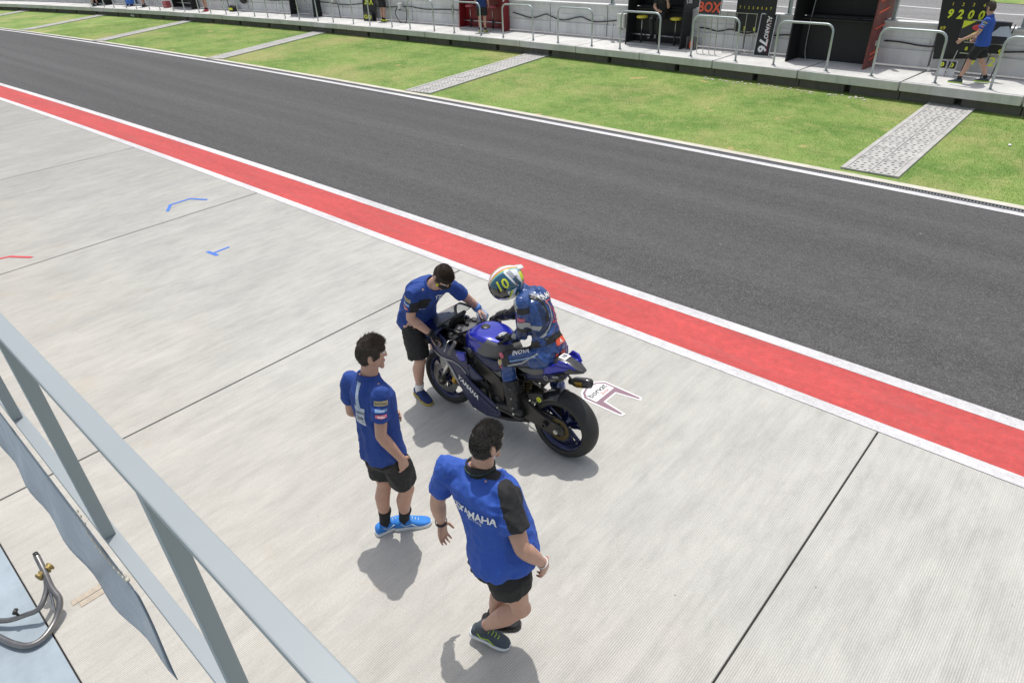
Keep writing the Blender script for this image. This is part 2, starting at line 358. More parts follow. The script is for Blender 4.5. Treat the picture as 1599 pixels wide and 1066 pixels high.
def decal(bvh, vs, fs, c, ux, uy, mi, g, lift=.004, maxlen=.03, back=.35):
    """2-D shape (metres) laid on a surface: rays along -normal"""
    c, ux, uy = V(c), V(ux).normalized(), V(uy); uy = (uy-ux*uy.dot(ux)).normalized(); n = ux.cross(uy)
    bm = bmesh.new(); bv = [bm.verts.new((x, y, 0)) for x, y in vs]
    for f in fs:
        try: bm.faces.new([bv[i] for i in f])
        except ValueError: pass
    bmesh.ops.triangulate(bm, faces=bm.faces[:])
    for _ in range(4):
        es = [e for e in bm.edges if e.calc_length() > maxlen]
        if not es: break
        bmesh.ops.subdivide_edges(bm, edges=es, cuts=1); bmesh.ops.triangulate(bm, faces=bm.faces[:])
    bm.verts.index_update(); out = []; ok = []
    for v in bm.verts:
        p = c+ux*v.co.x+uy*v.co.y+n*back; h = bvh.ray_cast(p, -n, back*2.2)
        if h[0] is None: out.append(p); ok.append(False)
        else: out.append(h[0]+h[1]*lift if h[1].dot(n) > 0 else h[0]+n*lift); ok.append(True)
    fs2 = [tuple(v.index for v in f.verts) for f in bm.faces if all(ok[v.index] for v in f.verts)]
    g.add(out, fs2, mi); bm.free(); return g
def bvh_of(me): return BVHTree.FromPolygons([v.co for v in me.vertices], [p.vertices for p in me.polygons])
RECT = lambda w, h: ([(-w/2, -h/2), (w/2, -h/2), (w/2, h/2), (-w/2, h/2)], [(0, 1, 2, 3)])
#@@GROUND
# ------------------------------------------------------------------ the place: ground, lane, lawn
def lerp3(y, a, b, c):
    if y <= 12: t = max(0, (y-5.5)/6.5); return a+(b-a)*t
    t = min(1.3, (y-12)/6.8); return b+(c-b)*t
def bend(x, y):
    """the lane follows a very long, gentle curve"""
    x0 = lerp3(y, -4, -16, -19); k = lerp3(y, .0008, .0012, .0022) if x < x0 else lerp3(y, 0., .0012, .003)
    return y-k*(x-x0)**2
def strip(name, y0, y1, z, mat, x0=-75, x1=9, n=84, thick=0, kind='structure', ny=1):
    g = G(); xs = [x0+(x1-x0)*i/n for i in range(n+1)]; vs = []; fs = []
    for x in xs:
        for j in range(ny+1):
            y = y0+(y1-y0)*j/ny; vs.append((x, bend(x, y), z))
    m = ny+1
    for i in range(n):
        for j in range(ny): fs.append((i*m+j, (i+1)*m+j, (i+1)*m+j+1, i*m+j+1))
    g.add(vs, fs)
    if thick:   # front and back skirts
        for y, fl in ((y0, 0), (y1, 1)):
            a = [(x, bend(x, y), z) for x in xs]; b = [(x, bend(x, y), z-thick) for x in xs]
            q = [(i, n+1+i, n+2+i, i+1) for i in range(n)]
            if fl: q = [tuple(reversed(t)) for t in q]
            g.add(a+b, q)
    o = obj(name, g, mat)
    if kind: o['kind'] = kind
    return o
# base ground far below everything: one sheet to the horizon
gb = G(); gb.add([(-320, -40, -.12), (120, -40, -.12), (120, 340, -.12), (-320, 340, -.12)], [(0, 1, 2, 3)])
tag(obj('ground', gb, MAT['grass']), kind='structure')
ap = G(); ap.add([(-75, -.12, -.025), (9, -.12, -.025), (9, 5.56, -.025), (-75, 5.2, -.025)], [(0, 1, 2, 3)])
apron = tag(obj('apron', ap, 'joint'), kind='structure')
jx = [9.0, 4.4, -.81, -6.13, -11.33, -16.45, -21.6, -26.8, -32., -37.2, -42.4, -47.6, -52.8, -58., -63.2, -68.4]
for a, b in zip(jx[1:], jx[:-1]):
    g = G(); gp_ = .007 if b > -5 else .012; x0, x1 = a+gp_, b-gp_; n = 4; top = []
    ys = [bend(x0+(x1-x0)*i/n, 5.515) for i in range(n+1)]
    poly = [(x0, -.095), (x1, -.095)]+[(x0+(x1-x0)*i/n, ys[i]) for i in range(n, -1, -1)]
    g.prism(poly, -.06, 0)
    obj('concrete_slab', g, 'concrete', apron, bev=.006)
strip('pit_lane', 5.50, 12.06, -.008, 'asphalt', ny=4)
strip('white_line', 5.525, 5.665, -.004, 'white'); strip('red_strip', 5.66, 6.325, -.0065, 'red'); strip('white_line', 6.32, 6.475, -.004, 'white')
strip('white_line', 12.03, 12.19, -.003, 'white')
strip('drain_channel', 12.17, 12.40, -.06, 'soil')
kb = strip('kerb', 12.315, 12.475, .012, 'kerb', thick=.08)
strip('lawn', 12.45, 18.9, -.002, 'grass', ny=8)
# drain grate: frame rails and cross bars
g = G()
for y in (12.20, 12.305):
    for i in range(42):
        xa, xb = -75+84*i/42, -75+84*(i+1)/42
        g.beam((xa, bend(xa, y), -.006), (xb, bend(xb, y), -.006), .022, .03)
dg_ = tag(obj('drain_grate', g, 'iron'), 'narrow slotted iron drain grate along the lawn edge of the lane', 'drain grate')
g = G(); x = 4.
while x > -34:
    g.box((x, bend(x, 12.2525), -.010), (.021, .088, .024)); x -= .047
o = obj('grate_bars', g, 'iron', dg_); o['kind'] = 'stuff'
# floor of the garages and the gutter lip under the balcony
g = G(); g.add([(-75, -.105, -.004), (-75, -9, -.004), (9, -9, -.004), (9, -.105, -.004)], [(0, 1, 2, 3)])
MAT['epoxy'] = weathered('pale_blue_epoxy_floor', (.33, .39, .435), .25, 2.2)
tag(obj('garage_floor', g, 'epoxy'), kind='structure')
# lawn blades
def lawn_blades():
    import numpy as np
    rng = np.random.default_rng(3); N = 300000
    u = rng.random(N); x = 3.-(u**1.5)*46; y = 12.52+rng.random(N)*5.95
    x0 = np.where(y <= 12, -16, -16-3*(y-12)/6.8); kl = .0012+.001*np.minimum(1.3, (y-12)/6.8); kr = .0012+.0018*np.minimum(1.3, (y-12)/6.8)
    yb = y-np.where(x < x0, kl, kr)*(x-x0)**2
    keep = np.ones(N, bool)
    for (ax, ay, bx, by, wd) in PATHS:
        t = (yb-ay)/(by-ay); cx = ax+(bx-ax)*t; keep &= np.abs(x-cx) > wd/2+.01
    x, yb = x[keep], yb[keep]; N = len(x); a = rng.random(N)*6.283; h = .008+rng.random(N)**2*.016; wdt = .002+.0025*rng.random(N); lx, ly = rng.normal(0, .012, N), rng.normal(0, .012, N)
    co = np.zeros((N, 3, 3)); dx, dy = np.cos(a)*wdt, np.sin(a)*wdt
    co[:, 0, 0] = x-dx; co[:, 0, 1] = yb-dy; co[:, 1, 0] = x+dx; co[:, 1, 1] = yb+dy; co[:, 2, 0] = x+lx; co[:, 2, 1] = yb+ly; co[:, 2, 2] = h; co[:, :2, 2] = -.004
    me = bpy.data.meshes.new('grass'); me.vertices.add(N*3); me.vertices.foreach_set('co', co.ravel()); me.loops.add(N*3); me.loops.foreach_set('vertex_index', np.arange(N*3, dtype=np.int32))
    me.polygons.add(N); me.polygons.foreach_set('loop_start', np.arange(0, N*3, 3, dtype=np.int32)); me.update(calc_edges=True)
    o = bpy.data.objects.new('grass', me); COL.objects.link(o); me.materials.append(MAT['blades'])
    tag(o, 'short mown grass on the lawn between lane and pit wall', 'grass', kind='stuff')
# cross paths of pierced pavers: (front x, y) -> (back x, y), width
PATHS = [(-3.13, 12.42, -3.17, 18.3, .95), (-15.0, 12.52, -15.8, 18.86, .94), (-26.15, 12.30, -28.3, 18.5, .78), (-36.3, 11.87, -39.5, 17.8, .72), (-45.4, 11.5, -49., 17.2, .7), (-55., 10.9, -59., 16.2, .7)]
lawn_blades()
def paver_mesh():
    g = G(); N = 3; a, h = .38/N, .03
    # plate with staggered diamond slots (real openings)
    for i in range(N):
        for k in range(N):
            cx, cy = -.19+a*(i+.5), -.19+a*(k+.5); sh_ = (.018 if k % 2 else -.018)
            o = [(cx-a/2, cy-a/2), (cx, cy-a/2), (cx+a/2, cy-a/2), (cx+a/2, cy), (cx+a/2, cy+a/2), (cx, cy+a/2), (cx-a/2, cy+a/2), (cx-a/2, cy)]
            s = .0235; i_ = [(cx+sh_-s*.9, cy-s*.6), (cx+sh_, cy-s*1.0), (cx+sh_+s*.9, cy-s*.6), (cx+sh_+s*1.5, cy), (cx+sh_+s*.9, cy+s*.6), (cx+sh_, cy+s*1.0), (cx+sh_-s*.9, cy+s*.6), (cx+sh_-s*1.5, cy)]
            g.add([(x, y, 0) for x, y in o]+[(x, y, 0) for x, y in i_]+[(x, y, -h) for x, y in i_], [(j, (j+1) % 8, 8+(j+1) % 8, 8+j) for j in range(8)]+[(8+j, 8+(j+1) % 8, 16+(j+1) % 8, 16+j) for j in range(8)])
    w_ = .19; g.add([(-w_, -w_, 0), (w_, -w_, 0), (w_, w_, 0), (-w_, w_, 0), (-w_, -w_, -h), (w_, -w_, -h), (w_, w_, -h), (-w_, w_, -h)], [(0, 4, 5, 1), (1, 5, 6, 2), (2, 6, 7, 3), (3, 7, 4, 0)])
    return g.mesh('paver')
PV = paver_mesh(); PV.materials.append(MAT['paver'])
pl = ['nearest the walking person in blue on the platform', 'second from the right, leading to the gap beside the red console', 'third from the right, across the lawn', 'fourth from the right, across the lawn', 'fifth from the right, across the lawn', 'farthest left, at the corner of the picture']
for i, (ax, ay, bx, by, wd) in enumerate(PATHS):
    A, B = V((ax, ay, 0)), V((bx, by, 0)); d = (B-A).normalized(); sd_ = V((d.y, -d.x, 0)); L = (B-A).length
    g = G(); e = wd/2-.06
    g.add([A+sd_*e+V((0, 0, .003)), A-sd_*e+V((0, 0, .003)), B-sd_*e+V((0, 0, .003)), B+sd_*e+V((0, 0, .003))], [(3, 2, 1, 0)])
    p = tag(obj('paver_path', g, 'soil'), 'pale path of pierced concrete pavers, '+pl[i], 'path', 'paver paths across the lawn')
    for s in (-1, 1):
        g = G(); g.beam(A+sd_*s*(wd/2-.045)+V((0, 0, .008)), B+sd_*s*(wd/2-.045)+V((0, 0, .008)), .09, .06); obj('edging', g, 'paver', p, bev=.008)
    n = int(L/.385); sx = (wd-.18)/2/.39
    for k in range(n):
        for s in (-1, 1):
            o = bpy.data.objects.new('paver', PV); COL.objects.link(o); o.parent = p
            c = A+d*(.2+k*L/n)+sd_*s*(wd-.18)/4
            o.location = (c.x, c.y, .031+random.uniform(-.004, .004)); o.rotation_euler = (random.uniform(-.008, .008), random.uniform(-.008, .008), math.atan2(d.y, d.x)-math.pi/2+random.uniform(-.008, .008)); o.scale = (sx*.992, L/n/.38*.992, 1)
# litter on the lawn
def litter(name, label, cat, x, y, s, mat):
    g = G(); g.ell((0, 0, s*.35), s, s*.7, s*.35, nu=9, nv=5); me = rem(g, s*.16, 0); fold(me, s*.35, 1.1/s, seed=x)
    o = obj(name, me, mat); o.location = (x, y, 0); o.rotation_euler = (0, 0, x*3); tag(o, label, cat)
litter('crumpled_bag', 'crumpled white bag lying under the far left platform edge', 'bag', -45.2, 17.15, .2, 'wht')
litter('paper_scrap', 'small white paper scrap on the grass right of the near path', 'litter', -1.6, 15.4, .05, 'wht')
# pale rubble washed up under the platform edge
g = G(); rr_ = random.Random(4)
for _ in range(70):
    x = -9.3+rr_.random()*4.6; y = bend(x, 18.28)+rr_.uniform(-.16, .10); s_ = rr_.uniform(.008, .03); g.ell((x, y, s_*.3), s_*1.5, s_, s_*.5, M.Rotation(rr_.random()*3, 3, 'Z'), 7, 4)
MAT['rubble'] = pm('pale_rubble', (.50, .47, .42), .9, 0, .3, 20)
tag(obj('rubble', g, 'rubble'), 'scatter of pale stones under the platform edge near the number sign', 'rubble', kind='stuff')
# tape marks on the concrete
def tape(name, label, pts, wd, mat):
    g = G()
    for i, (a, b) in enumerate(zip(pts[:-1], pts[1:])):
        a, b = V((*a, 0)), V((*b, 0)); d = (b-a).normalized(); s = V((-d.y, d.x, 0))*wd/2; a, b = a-d*wd*.2, b+d*wd*.2; z = V((0, 0, .0035+i*.0008))
        g.add([a+s+z, a-s+z, b-s+z, b+s+z], [(0, 1, 2, 3)])
    o = obj(name, g, mat); o.data.flip_normals() if o.data.polygons[0].normal.z < 0 else None
    tag(o, label, 'floor tape')
MAT['tblue'] = pm('blue_tape', (.045, .16, .56), .6, 0, .15, 9); MAT['tred'] = pm('red_tape', (.55, .05, .06), .6, 0, .15, 9)
tape('floor_tape', 'blue tape bracket on the concrete beside the red strip', [(-11.79, 4.05), (-12.06, 4.22), (-12.07, 4.58), (-11.76, 4.74)], .055, 'tblue')
tape('floor_tape', 'small blue tape T mark on the concrete', [(-9.60, 3.665), (-9.34, 3.685)], .05, 'tblue')
o = [x for x in bpy.data.objects if x.get('label') == 'small blue tape T mark on the concrete'][0]
bpy.data.objects.remove(o)
g = G()
for a, b, wd in (((-9.60, 3.66), (-9.34, 3.69), .055), ((-9.47, 3.70), (-9.485, 3.95), .045)):
    a, b = V((*a, .0035)), V((*b, .0035)); d = (b-a).normalized(); s = V((-d.y, d.x, 0))*wd/2; g.add([a-s, b-s, b+s, a+s], [(0, 1, 2, 3)])
tag(obj('floor_tape', g, 'tblue'), 'small blue tape T mark on the concrete', 'floor tape')
g = G()
for dx in (-.03, .03): g.box((-4.49+dx, .20+dx*.6, .002), (.05, .21, .004))
MAT['tan'] = pm('tan_tape_residue', (.42, .36, .285), .85, 0, .3, 25)
o = obj('floor_tape', g, 'tan'); o.location = (0, 0, .001); tag(o, 'faded tan tape strips on the concrete beside the paddock stand', 'floor tape')
tape('floor_tape', 'red tape bracket at the left edge of the concrete', [(-11.75, 1.30), (-12.04, 1.40), (-11.93, 1.70), (-11.62, 1.90)], .055, 'tred')
# printed floor sticker behind the motorcycle
def sticker():
    mp = lambda x, y: (-2.96+x, 4.45+y)
    out = [(-.245, -.125), (-.285, .0), (-.245, .115), (-.17, .185), (.265, .185), (.285, .14), (.03, .085), (.03, -.085), (.285, -.125), (.265, -.18), (-.17, -.19)]
    e = tag(empty('floor_sticker', (-2.96, 4.45, 0)), 'white and mauve fork shaped sticker on the concrete behind the motorcycle', 'sticker')
    def sc(poly, k):
        return [(x*k[0]+k[1], y*k[2]) for x, y in poly]
    g = G(); g.add([(x, y, .003) for x, y in out], [tuple(range(len(out)))[::-1]]); obj('backing', g, 'wht', e)
    g = G(); inn = [(-.225, -.115), (-.262, .0), (-.228, .105), (-.162, .168), (.245, .170), (.262, .150), (.012, .100), (.012, -.100), (.262, -.137), (.245, -.163), (-.162, -.172)]
    MAT['mauve'] = pm('mauve_print', (.23, .135, .17), .6, 0, .12, 12); g.add([(x, y, .0045) for x, y in inn], [tuple(range(len(inn)))[::-1]]); obj('border_print', g, 'mauve', e)
    g = G(); w2 = [(-.205, -.10), (-.238, 0), (-.208, .09), (-.15, .145), (-.035, .145), (-.035, -.15), (-.15, -.15)]
    g.add([(x, y, .006) for x, y in w2], [tuple(range(len(w2)))[::-1]]); obj('white_field', g, 'wht', e)
    g = G(); flat_text(g, 'borvat', (-.135, .0, .0075), (0, 1, 0), (-1, 0, 0), .07, 1., 0, .01, 0); flat_text(g, 'box', (-.072, .04, .0075), (0, 1, 0), (-1, 0, 0), .04, 1.2, 1, .01, 0)
    obj('lettering', g, ['blkfab', 'redpr'], e)
sticker()
# ------------------------------------------------------------------ pit wall platform
def PY(x, off=0.):
    k = .0022 if x < -19 else .003
    return 18.8-k*(x+19)**2+off
def PR(x):
    k = .0022 if x < -19 else .003
    return math.atan(-2*k*(x+19))
def P3(x, off, z=.42):
    a = PR(x); return V((x-math.sin(a)*off, PY(x)+math.cos(a)*off, z))
ZP = .42
plat = tag(empty('platform', (0, 0, 0)), 'raised concrete slab platform running along the pit wall', 'platform')
wall = tag(empty('pit_wall', (0, 0, 0)), 'low grey concrete pit wall with white coping behind the platform', 'wall')
sl = G(); sl.box((0, 0, 0), (2.405, 1.75, .195)); SLM = sl.mesh('slab'); SLM.materials.append(MAT['plat'])
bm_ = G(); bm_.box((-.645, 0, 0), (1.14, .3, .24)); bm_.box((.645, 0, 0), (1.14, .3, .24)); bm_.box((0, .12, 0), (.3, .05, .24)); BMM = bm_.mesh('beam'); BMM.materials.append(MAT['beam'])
wp = G(); wp.box((0, 0, .17), (2.425, .22, .9)); wp.box((0, -.115, -.10), (2.425, .05, .36)); wp.box((0, -.118, .235), (2.25, .02, .22)); wp.box((-1.0, -.13, -.05), (.05, .05, .5)); WPM = wp.mesh('wall_panel'); WPM.materials.append(MAT['wall'])
cp = G(); cp.box((0, 0, 0), (2.44, .27, .07)); CPM = cp.mesh('coping'); CPM.materials.append(MAT['coping'])
for i in range(31):
    x = .6-2.44*i-1.22
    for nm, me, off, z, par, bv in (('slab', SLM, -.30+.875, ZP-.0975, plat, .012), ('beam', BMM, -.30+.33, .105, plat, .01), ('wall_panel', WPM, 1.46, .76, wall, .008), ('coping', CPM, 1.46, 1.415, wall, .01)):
        o = bpy.data.objects.new(nm, me); COL.objects.link(o); o.parent = par
        p = P3(x, off, z); o.location = p; o.rotation_euler = (0, 0, PR(x)+random.uniform(-.002, .002))
        if nm == 'slab': o.location.z += random.uniform(-.004, .004)
        if x > -35:
            md = o.modifiers.new('bevel', 'BEVEL'); md.width = bv; md.segments = 2; md.limit_method = 'ANGLE'
# main straight beyond the wall
def far_strip(name, y0, y1, z, mat):
    k = .33; g = G(); g.add([(-120, y0+k*40, z), (-45, y0+k*40, z), (-5, y0, z), (40, y0-k*12, z), (40, y1, z), (-5, y1, z), (-45, y1+k*40, z), (-120, y1+k*40, z)], [(0, 1, 6, 7), (1, 2, 5, 6), (2, 3, 4, 5)]); return tag(obj(name, g, mat), kind='structure')
g = G(); g.add([(-120, 16, -.03), (40, 16.5, -.03), (40, 40, -.03), (-120, 60, -.03)], [(0, 1, 2, 3)]); tag(obj('race_track', g, 'track'), kind='structure'); far_strip('track_line', 34.0, 34.22, -.022, 'white'); far_strip('track_line', 30.6, 30.8, -.022, 'white'); far_strip('verge', 37.4, 90, -.015, 'grass')
# hoops
MAT['hoop'] = MAT['galv']
hm = G(); rr = .18; W_ = 1.40; H_ = 1.05
pts = [(-W_/2, 0, -.01), (-W_/2, 0, H_-rr)]+[(-W_/2+rr-rr*math.cos(a), 0, H_-rr+rr*math.sin(a)) for a in (R(22), R(45), R(68))]+[(-W_/2+rr, 0, H_)]
pts += [(-x, y, z) for x, y, z in reversed(pts)]
hm.tube(pts, .027, 10); HM = hm.mesh('hoop_rail'); HM.materials.append(MAT['galv']); HM.polygons.foreach_set('use_smooth', [True]*len(HM.polygons))
ordn = ['rightmost', 'second', 'third', 'fourth', 'fifth', 'sixth', 'seventh', 'eighth', 'ninth', 'tenth', 'eleventh', 'twelfth', 'thirteenth', 'fourteenth', 'fifteenth', 'sixteenth', 'seventeenth', 'eighteenth', 'nineteenth', 'twentieth', 'twenty-first', 'twenty-second']
fl = G(); fl.lathe([(.02, 0), (.06, 0), (.06, .012), (.03, .014)], (0, 0, 0), (0, 0, 1), 12)
FLM = fl.mesh('foot_plate'); FLM.materials.append(MAT['galv'])
for i in range(20):
    x = -1.86-2.492*i
    o = bpy.data.objects.new('hoop_rail', HM); COL.objects.link(o); o.location = P3(x, 0, ZP); o.rotation_euler = (random.uniform(-.01, .01), 0, PR(x))
    tag(o, 'grey steel hoop rail on the platform edge, '+('rightmost one' if i == 0 else ordn[i]+' from the right'), 'hoop rail', 'hoop rails along the platform edge')
    if i < 8:
        for s in (-1, 1):
            f = bpy.data.objects.new('foot_plate', FLM); COL.objects.link(f); f.parent = o; f.location = (s*W_/2, 0, 0)
# ------------------------------------------------------------------ motorcycle (x forward, y left, z up; origin under the rear axle)
BO = V((-2.795, 3.545, 0)); bf = V((-1.375, -.105, 0)).normalized(); bl0 = V((-bf.y, bf.x, 0)); LEAN = R(3)
bl = bl0*math.cos(LEAN)+V((0, 0, 1))*math.sin(LEAN); bw = V((0, 0, 1))*math.cos(LEAN)-bl0*math.sin(LEAN)
BM = M((bf, bl, bw)).transposed().to_4x4(); BM.translation = BO
def bike_pt(x, y, z): return BM @ V((x, y, z))
def panel(poly, yf, cell=.035):
    """curved sheet from an (x,z) outline; yf gives y"""
    bm = bmesh.new(); vs = [bm.verts.new((x, 0, z)) for x, z in poly]; bm.faces.new(vs); bmesh.ops.triangulate(bm, faces=bm.faces[:])
    for _ in range(5):
        es = [e for e in bm.edges if e.calc_length() > cell]
        if not es: break
        bmesh.ops.subdivide_edges(bm, edges=es, cuts=1); bmesh.ops.triangulate(bm, faces=bm.faces[:])
    bmesh.ops.recalc_face_normals(bm, faces=bm.faces[:])
    for v in bm.verts: v.co.y = yf(v.co.x, v.co.z)
    bm.normal_update()
    if sum(f.normal.y*f.calc_area() for f in bm.faces) < 0: bmesh.ops.reverse_faces(bm, faces=bm.faces[:])
    bm.verts.index_update(); g = G(); g.add([v.co.copy() for v in bm.verts], [tuple(v.index for v in f.verts) for f in bm.faces]); bm.free(); return g
def mir(g):
    h = G(); h.v = [(x, -y, z) for x, y, z in g.v]; h.f = [tuple(reversed(f)) for f in g.f]; h.mi = list(g.mi); return h
def sect(x, zc, w, hu, hd, n=22, p=2.5, yo=0, flat=0.):
    """superellipse ring in the y-z plane at x: half width w, up hu, down hd"""
    out = []
    for k in range(n):
        t = 2*math.pi*k/n; c, s = math.cos(t), math.sin(t)
        out.append(V((x+flat*s, yo+math.copysign(abs(c)**(2/p), c)*w, zc+math.copysign(abs(s)**(2/p), s)*(hu if s > 0 else hd))))
    return out
MAT['tclamp'] = pm('grey_anodised', (.14, .14, .14), .4, .7, .2, 14); MAT['dgold'] = pm('tarnished_bronze', (.10, .075, .03), .45, .8, .2, 12); MAT['disc'] = pm('brake_disc_steel', (.16, .16, .16), .4, .9, .25, 14)
def bike():
    root = tag(empty('motorcycle', mat=BM), 'blue and black racing motorcycle with slick tyres, ridden by the person in leathers', 'motorcycle')
    WB = 1.33
    def wheel(x, r, tw, rw, sp):
        rimr = .216; g = G()
        # rim barrel
        g.lathe([(rimr+.012, -rw/2), (rimr-.002, -rw/2+.008), (rimr-.02, -rw/2+.03), (rimr-.02, rw/2-.03), (rimr-.002, rw/2-.008), (rimr+.012, rw/2), (rimr+.004, rw/2-.02), (rimr-.008, 0), (rimr+.004, -rw/2+.02)], (x, 0, r), n=48, closed=True)
        g.lathe([(.0, -.06), (.05, -.06), (.055, -.03), (.055, .03), (.05, .06), (0, .06)], (x, 0, r), n=20)
        for k in range(5):
            a = 2*math.pi*k/5+sp; 
            for da in (-.20, .20):
                p0 = V((x+math.cos(a+da*.5)*.05, 0, r+math.sin(a+da*.5)*.05)); p1 = V((x+math.cos(a+da)*(rimr-.012), 0, r+math.sin(a+da)*(rimr-.012)))
                g.beam(p0, p1, .032, .022, (0, 1, 0))
        wh = obj('wheel', g, 'rimb', root, smooth=False, bev=.003)
        prof = []
        for k in range(15):
            t = -math.pi*.5*1.22+math.pi*1.22*k/14
            prof.append((r-.5*tw*.78+math.cos(t)*.5*tw*.78 if abs(t) < 1.6 else r-.5*tw*.78+math.cos(t)*.5*tw*.6, math.sin(t)*tw/2))
        inner = [(rimr+.006, rw/2-.004), (rimr+.004, 0), (rimr+.006, -rw/2+.004)]
        g = G(); g.lathe(prof+inner, (x, 0, r), n=64, closed=True); obj('tyre', g, 'tyre', wh, smooth=True)
        return wh
    rw = wheel(0, .315, .19, .145, .3); fw = wheel(WB, .30, .124, .092, .9)
    for s in (-1, 1):     # front discs, rear sprocket and disc
        g = G(); g.lathe([(.095, s*.062), (.155, s*.062), (.155, s*.067), (.095, s*.067)], (WB, 0, .30), n=40, closed=True)
        for k in range(8):
            a = k*math.pi/4; g.beam((WB+math.cos(a)*.055, s*.064, .30+math.sin(a)*.055), (WB+math.cos(a)*.1, s*.064, .30+math.sin(a)*.1), .012, .006, (0, 1, 0))
        obj('brake_disc', g, 'disc', fw)
        g = G(); g.box((WB-.135, s*.066, .345), (.06, .045, .11), M.Rotation(R(-20), 3, 'Y')); g.box((WB-.135, s*.09, .345), (.04, .02, .08), M.Rotation(R(-20), 3, 'Y')); obj('brake_caliper', g, 'gold', root, bev=.008)
    g = G(); n = 43; ring = []
    for k in range(n*2): ring.append((.108 if k % 2 else .100, 2*math.pi*k/(n*2)))
    vs = [V((math.cos(a)*r, .098, .315+math.sin(a)*r)) for r, a in ring]+[V((math.cos(a)*r, .106, .315+math.sin(a)*r)) for r, a in ring]+[V((math.cos(a)*.072, .106, .315+math.sin(a)*.072)) for r, a in ring]+[V((math.cos(a)*.072, .098, .315+math.sin(a)*.072)) for r, a in ring]
    N = n*2; g.add(vs, [(b*N+k, b*N+(k+1) % N, ((b+1) % 4)*N+(k+1) % N, ((b+1) % 4)*N+k) for b in range(4) for k in range(N)])
    for k in range(6):
        a = k*math.pi/3; g.beam((math.cos(a)*.03, .102, .315+math.sin(a)*.03), (math.cos(a)*.08, .102, .315+math.sin(a)*.08), .02, .008, (0, 1, 0))
    obj('sprocket', g, 'dgold', rw)
    g = G(); g.lathe([(.06, -.095), (.11, -.095), (.11, -.10), (.06, -.10)], (0, 0, .315), n=32, closed=True); obj('brake_disc', g, 'alu', rw)
    # chain: loop round both sprockets
    ch = [V((math.cos(a)*.106, .102, .315+math.sin(a)*.106)) for a in (R(92+16*k) for k in range(12))]
    cf = [V((.58+math.cos(a)*.038, .102, .40+math.sin(a)*.038)) for a in (R(-80+20*k) for k in range(9))]
    g = G(); loop = ch+cf+[ch[0]]; pts = []
    for a, b in zip(loop[:-1], loop[1:]):
        k = max(1, int((b-a).length/.02)); pts += [a+(b-a)*j/k for j in range(k)]
    for i, p in enumerate(pts):
        q = pts[(i+1) % len(pts)]; g.beam(p, p+(q-p)*.8, .016 if i % 2 else .010, .013, (0, 1, 0))
    obj('chain', g, 'dark', root)
    # swingarm
    for s in (-1, 1):
        g = panel([(.57, .49), (.44, .52), (.30, .475), (.12, .395), (-.02, .36), (-.06, .33), (-.06, .275), (.06, .255), (.22, .285), (.42, .315), (.57, .345)], lambda x, z: .118+.02*math.sin(max(0, min(1, x/.55))*3.1))
        g = g if s > 0 else mir(g); obj('swingarm', g, 'dark', root, smooth=False, solid=.038, bev=.006)
    g = G(); g.box((.47, 0, .42), (.13, .24, .12)); obj('swingarm_bridge', g, 'dark', root, bev=.02)
    g = G(); g.lathe([(0, .155), (.022, .155), (.022, -.155), (0, -.155)], (0, 0, .315), n=12); g.lathe([(0, .160), (.013, .160), (.013, .15), (0, .15)], (0, 0, .315), n=6); obj('rear_axle', g, 'alu', root)
    g = G(); g.lathe([(.011, .0), (.028, .003), (.028, .03), (.011, .033)], (.115, .135, .34), n=16); obj('stand_spool', g, 'plast', root, smooth=False)
    # hugger ahead of the rear tyre
    rings = []
    for k in range(8):
        a = R(28+8*k); e = V((math.cos(a), 0, math.sin(a))); c = V((0, 0, .315))+e*.33
        rings.append([c+V((0, y, 0))-e*(abs(y)/.095)**2.2*.05 for y in (-.1, -.075, -.04, 0, .04, .075, .1)])
    g = G(); g.loft(rings, cap=False, closed=False); obj('rear_hugger', g, 'carb', root, smooth=True, solid=.006)
    # badge ring on the hugger stay
    g = G(); g.box((.235, .115, .56), (.16, .02, .07), M.Rotation(R(18), 3, 'Y')); obj('hugger_stay', g, 'plast', root, bev=.01)
    g = G(); g.lathe([(.016, 0), (.024, 0), (.024, .003), (.016, .003)], (.19, .127, .555), n=20, closed=True); g.box((.19, .128, .555), (.016, .003, .018)); obj('round_badge', g, 'yel', root)
    # shock
    g = G(); g.tube([(.42, 0, .46), (.36, 0, .78)], .022, 12); 
    sp = [(.415-.05*t+math.cos(t*44)*.036, math.sin(t*44)*.036, .50+.22*t) for t in [k/70 for k in range(71)]]; g.tube(sp, .0065, 6); obj('shock_absorber', g, 'dgold', root, smooth=True)
    # engine block with covers
    g = G(); g.box((.80, 0, .42), (.34, .36, .24), M.Rotation(R(-12), 3, 'Y')); g.box((.93, 0, .58), (.20, .34, .22), M.Rotation(R(30), 3, 'Y')); g.box((.62, 0, .40), (.16, .30, .20)); g.box((.75, 0, .27), (.3, .2, .1)); obj('engine', g, 'eng', root, bev=.015)
    for s in (-1, 1):
        g = G(); g.lathe([(0, s*.215), (.05, s*.213), (.062, s*.205), (.066, s*.17)], (.76, 0, .41), n=20); g.lathe([(0, s*.19), (.04, s*.19), (.045, s*.15)], (.61, 0, .40), n=16)
        for k in range(6): g.tube([(.76+math.cos(k)*.056, s*.2, .41+math.sin(k)*.056), (.76+math.cos(k)*.056, s*.214, .41+math.sin(k)*.056)], .005, 6)
        obj('engine_cover', g, 'dark', root, smooth=True)
    g = G()
    for k in range(4): g.tube(crv([(1.02, -.13+.085*k, .60), (1.09, -.13+.085*k, .48), (1.0, -.1+.065*k, .30), (.82, -.03+.02*k, .22), (.62, 0, .21)], 4), .02, 8)
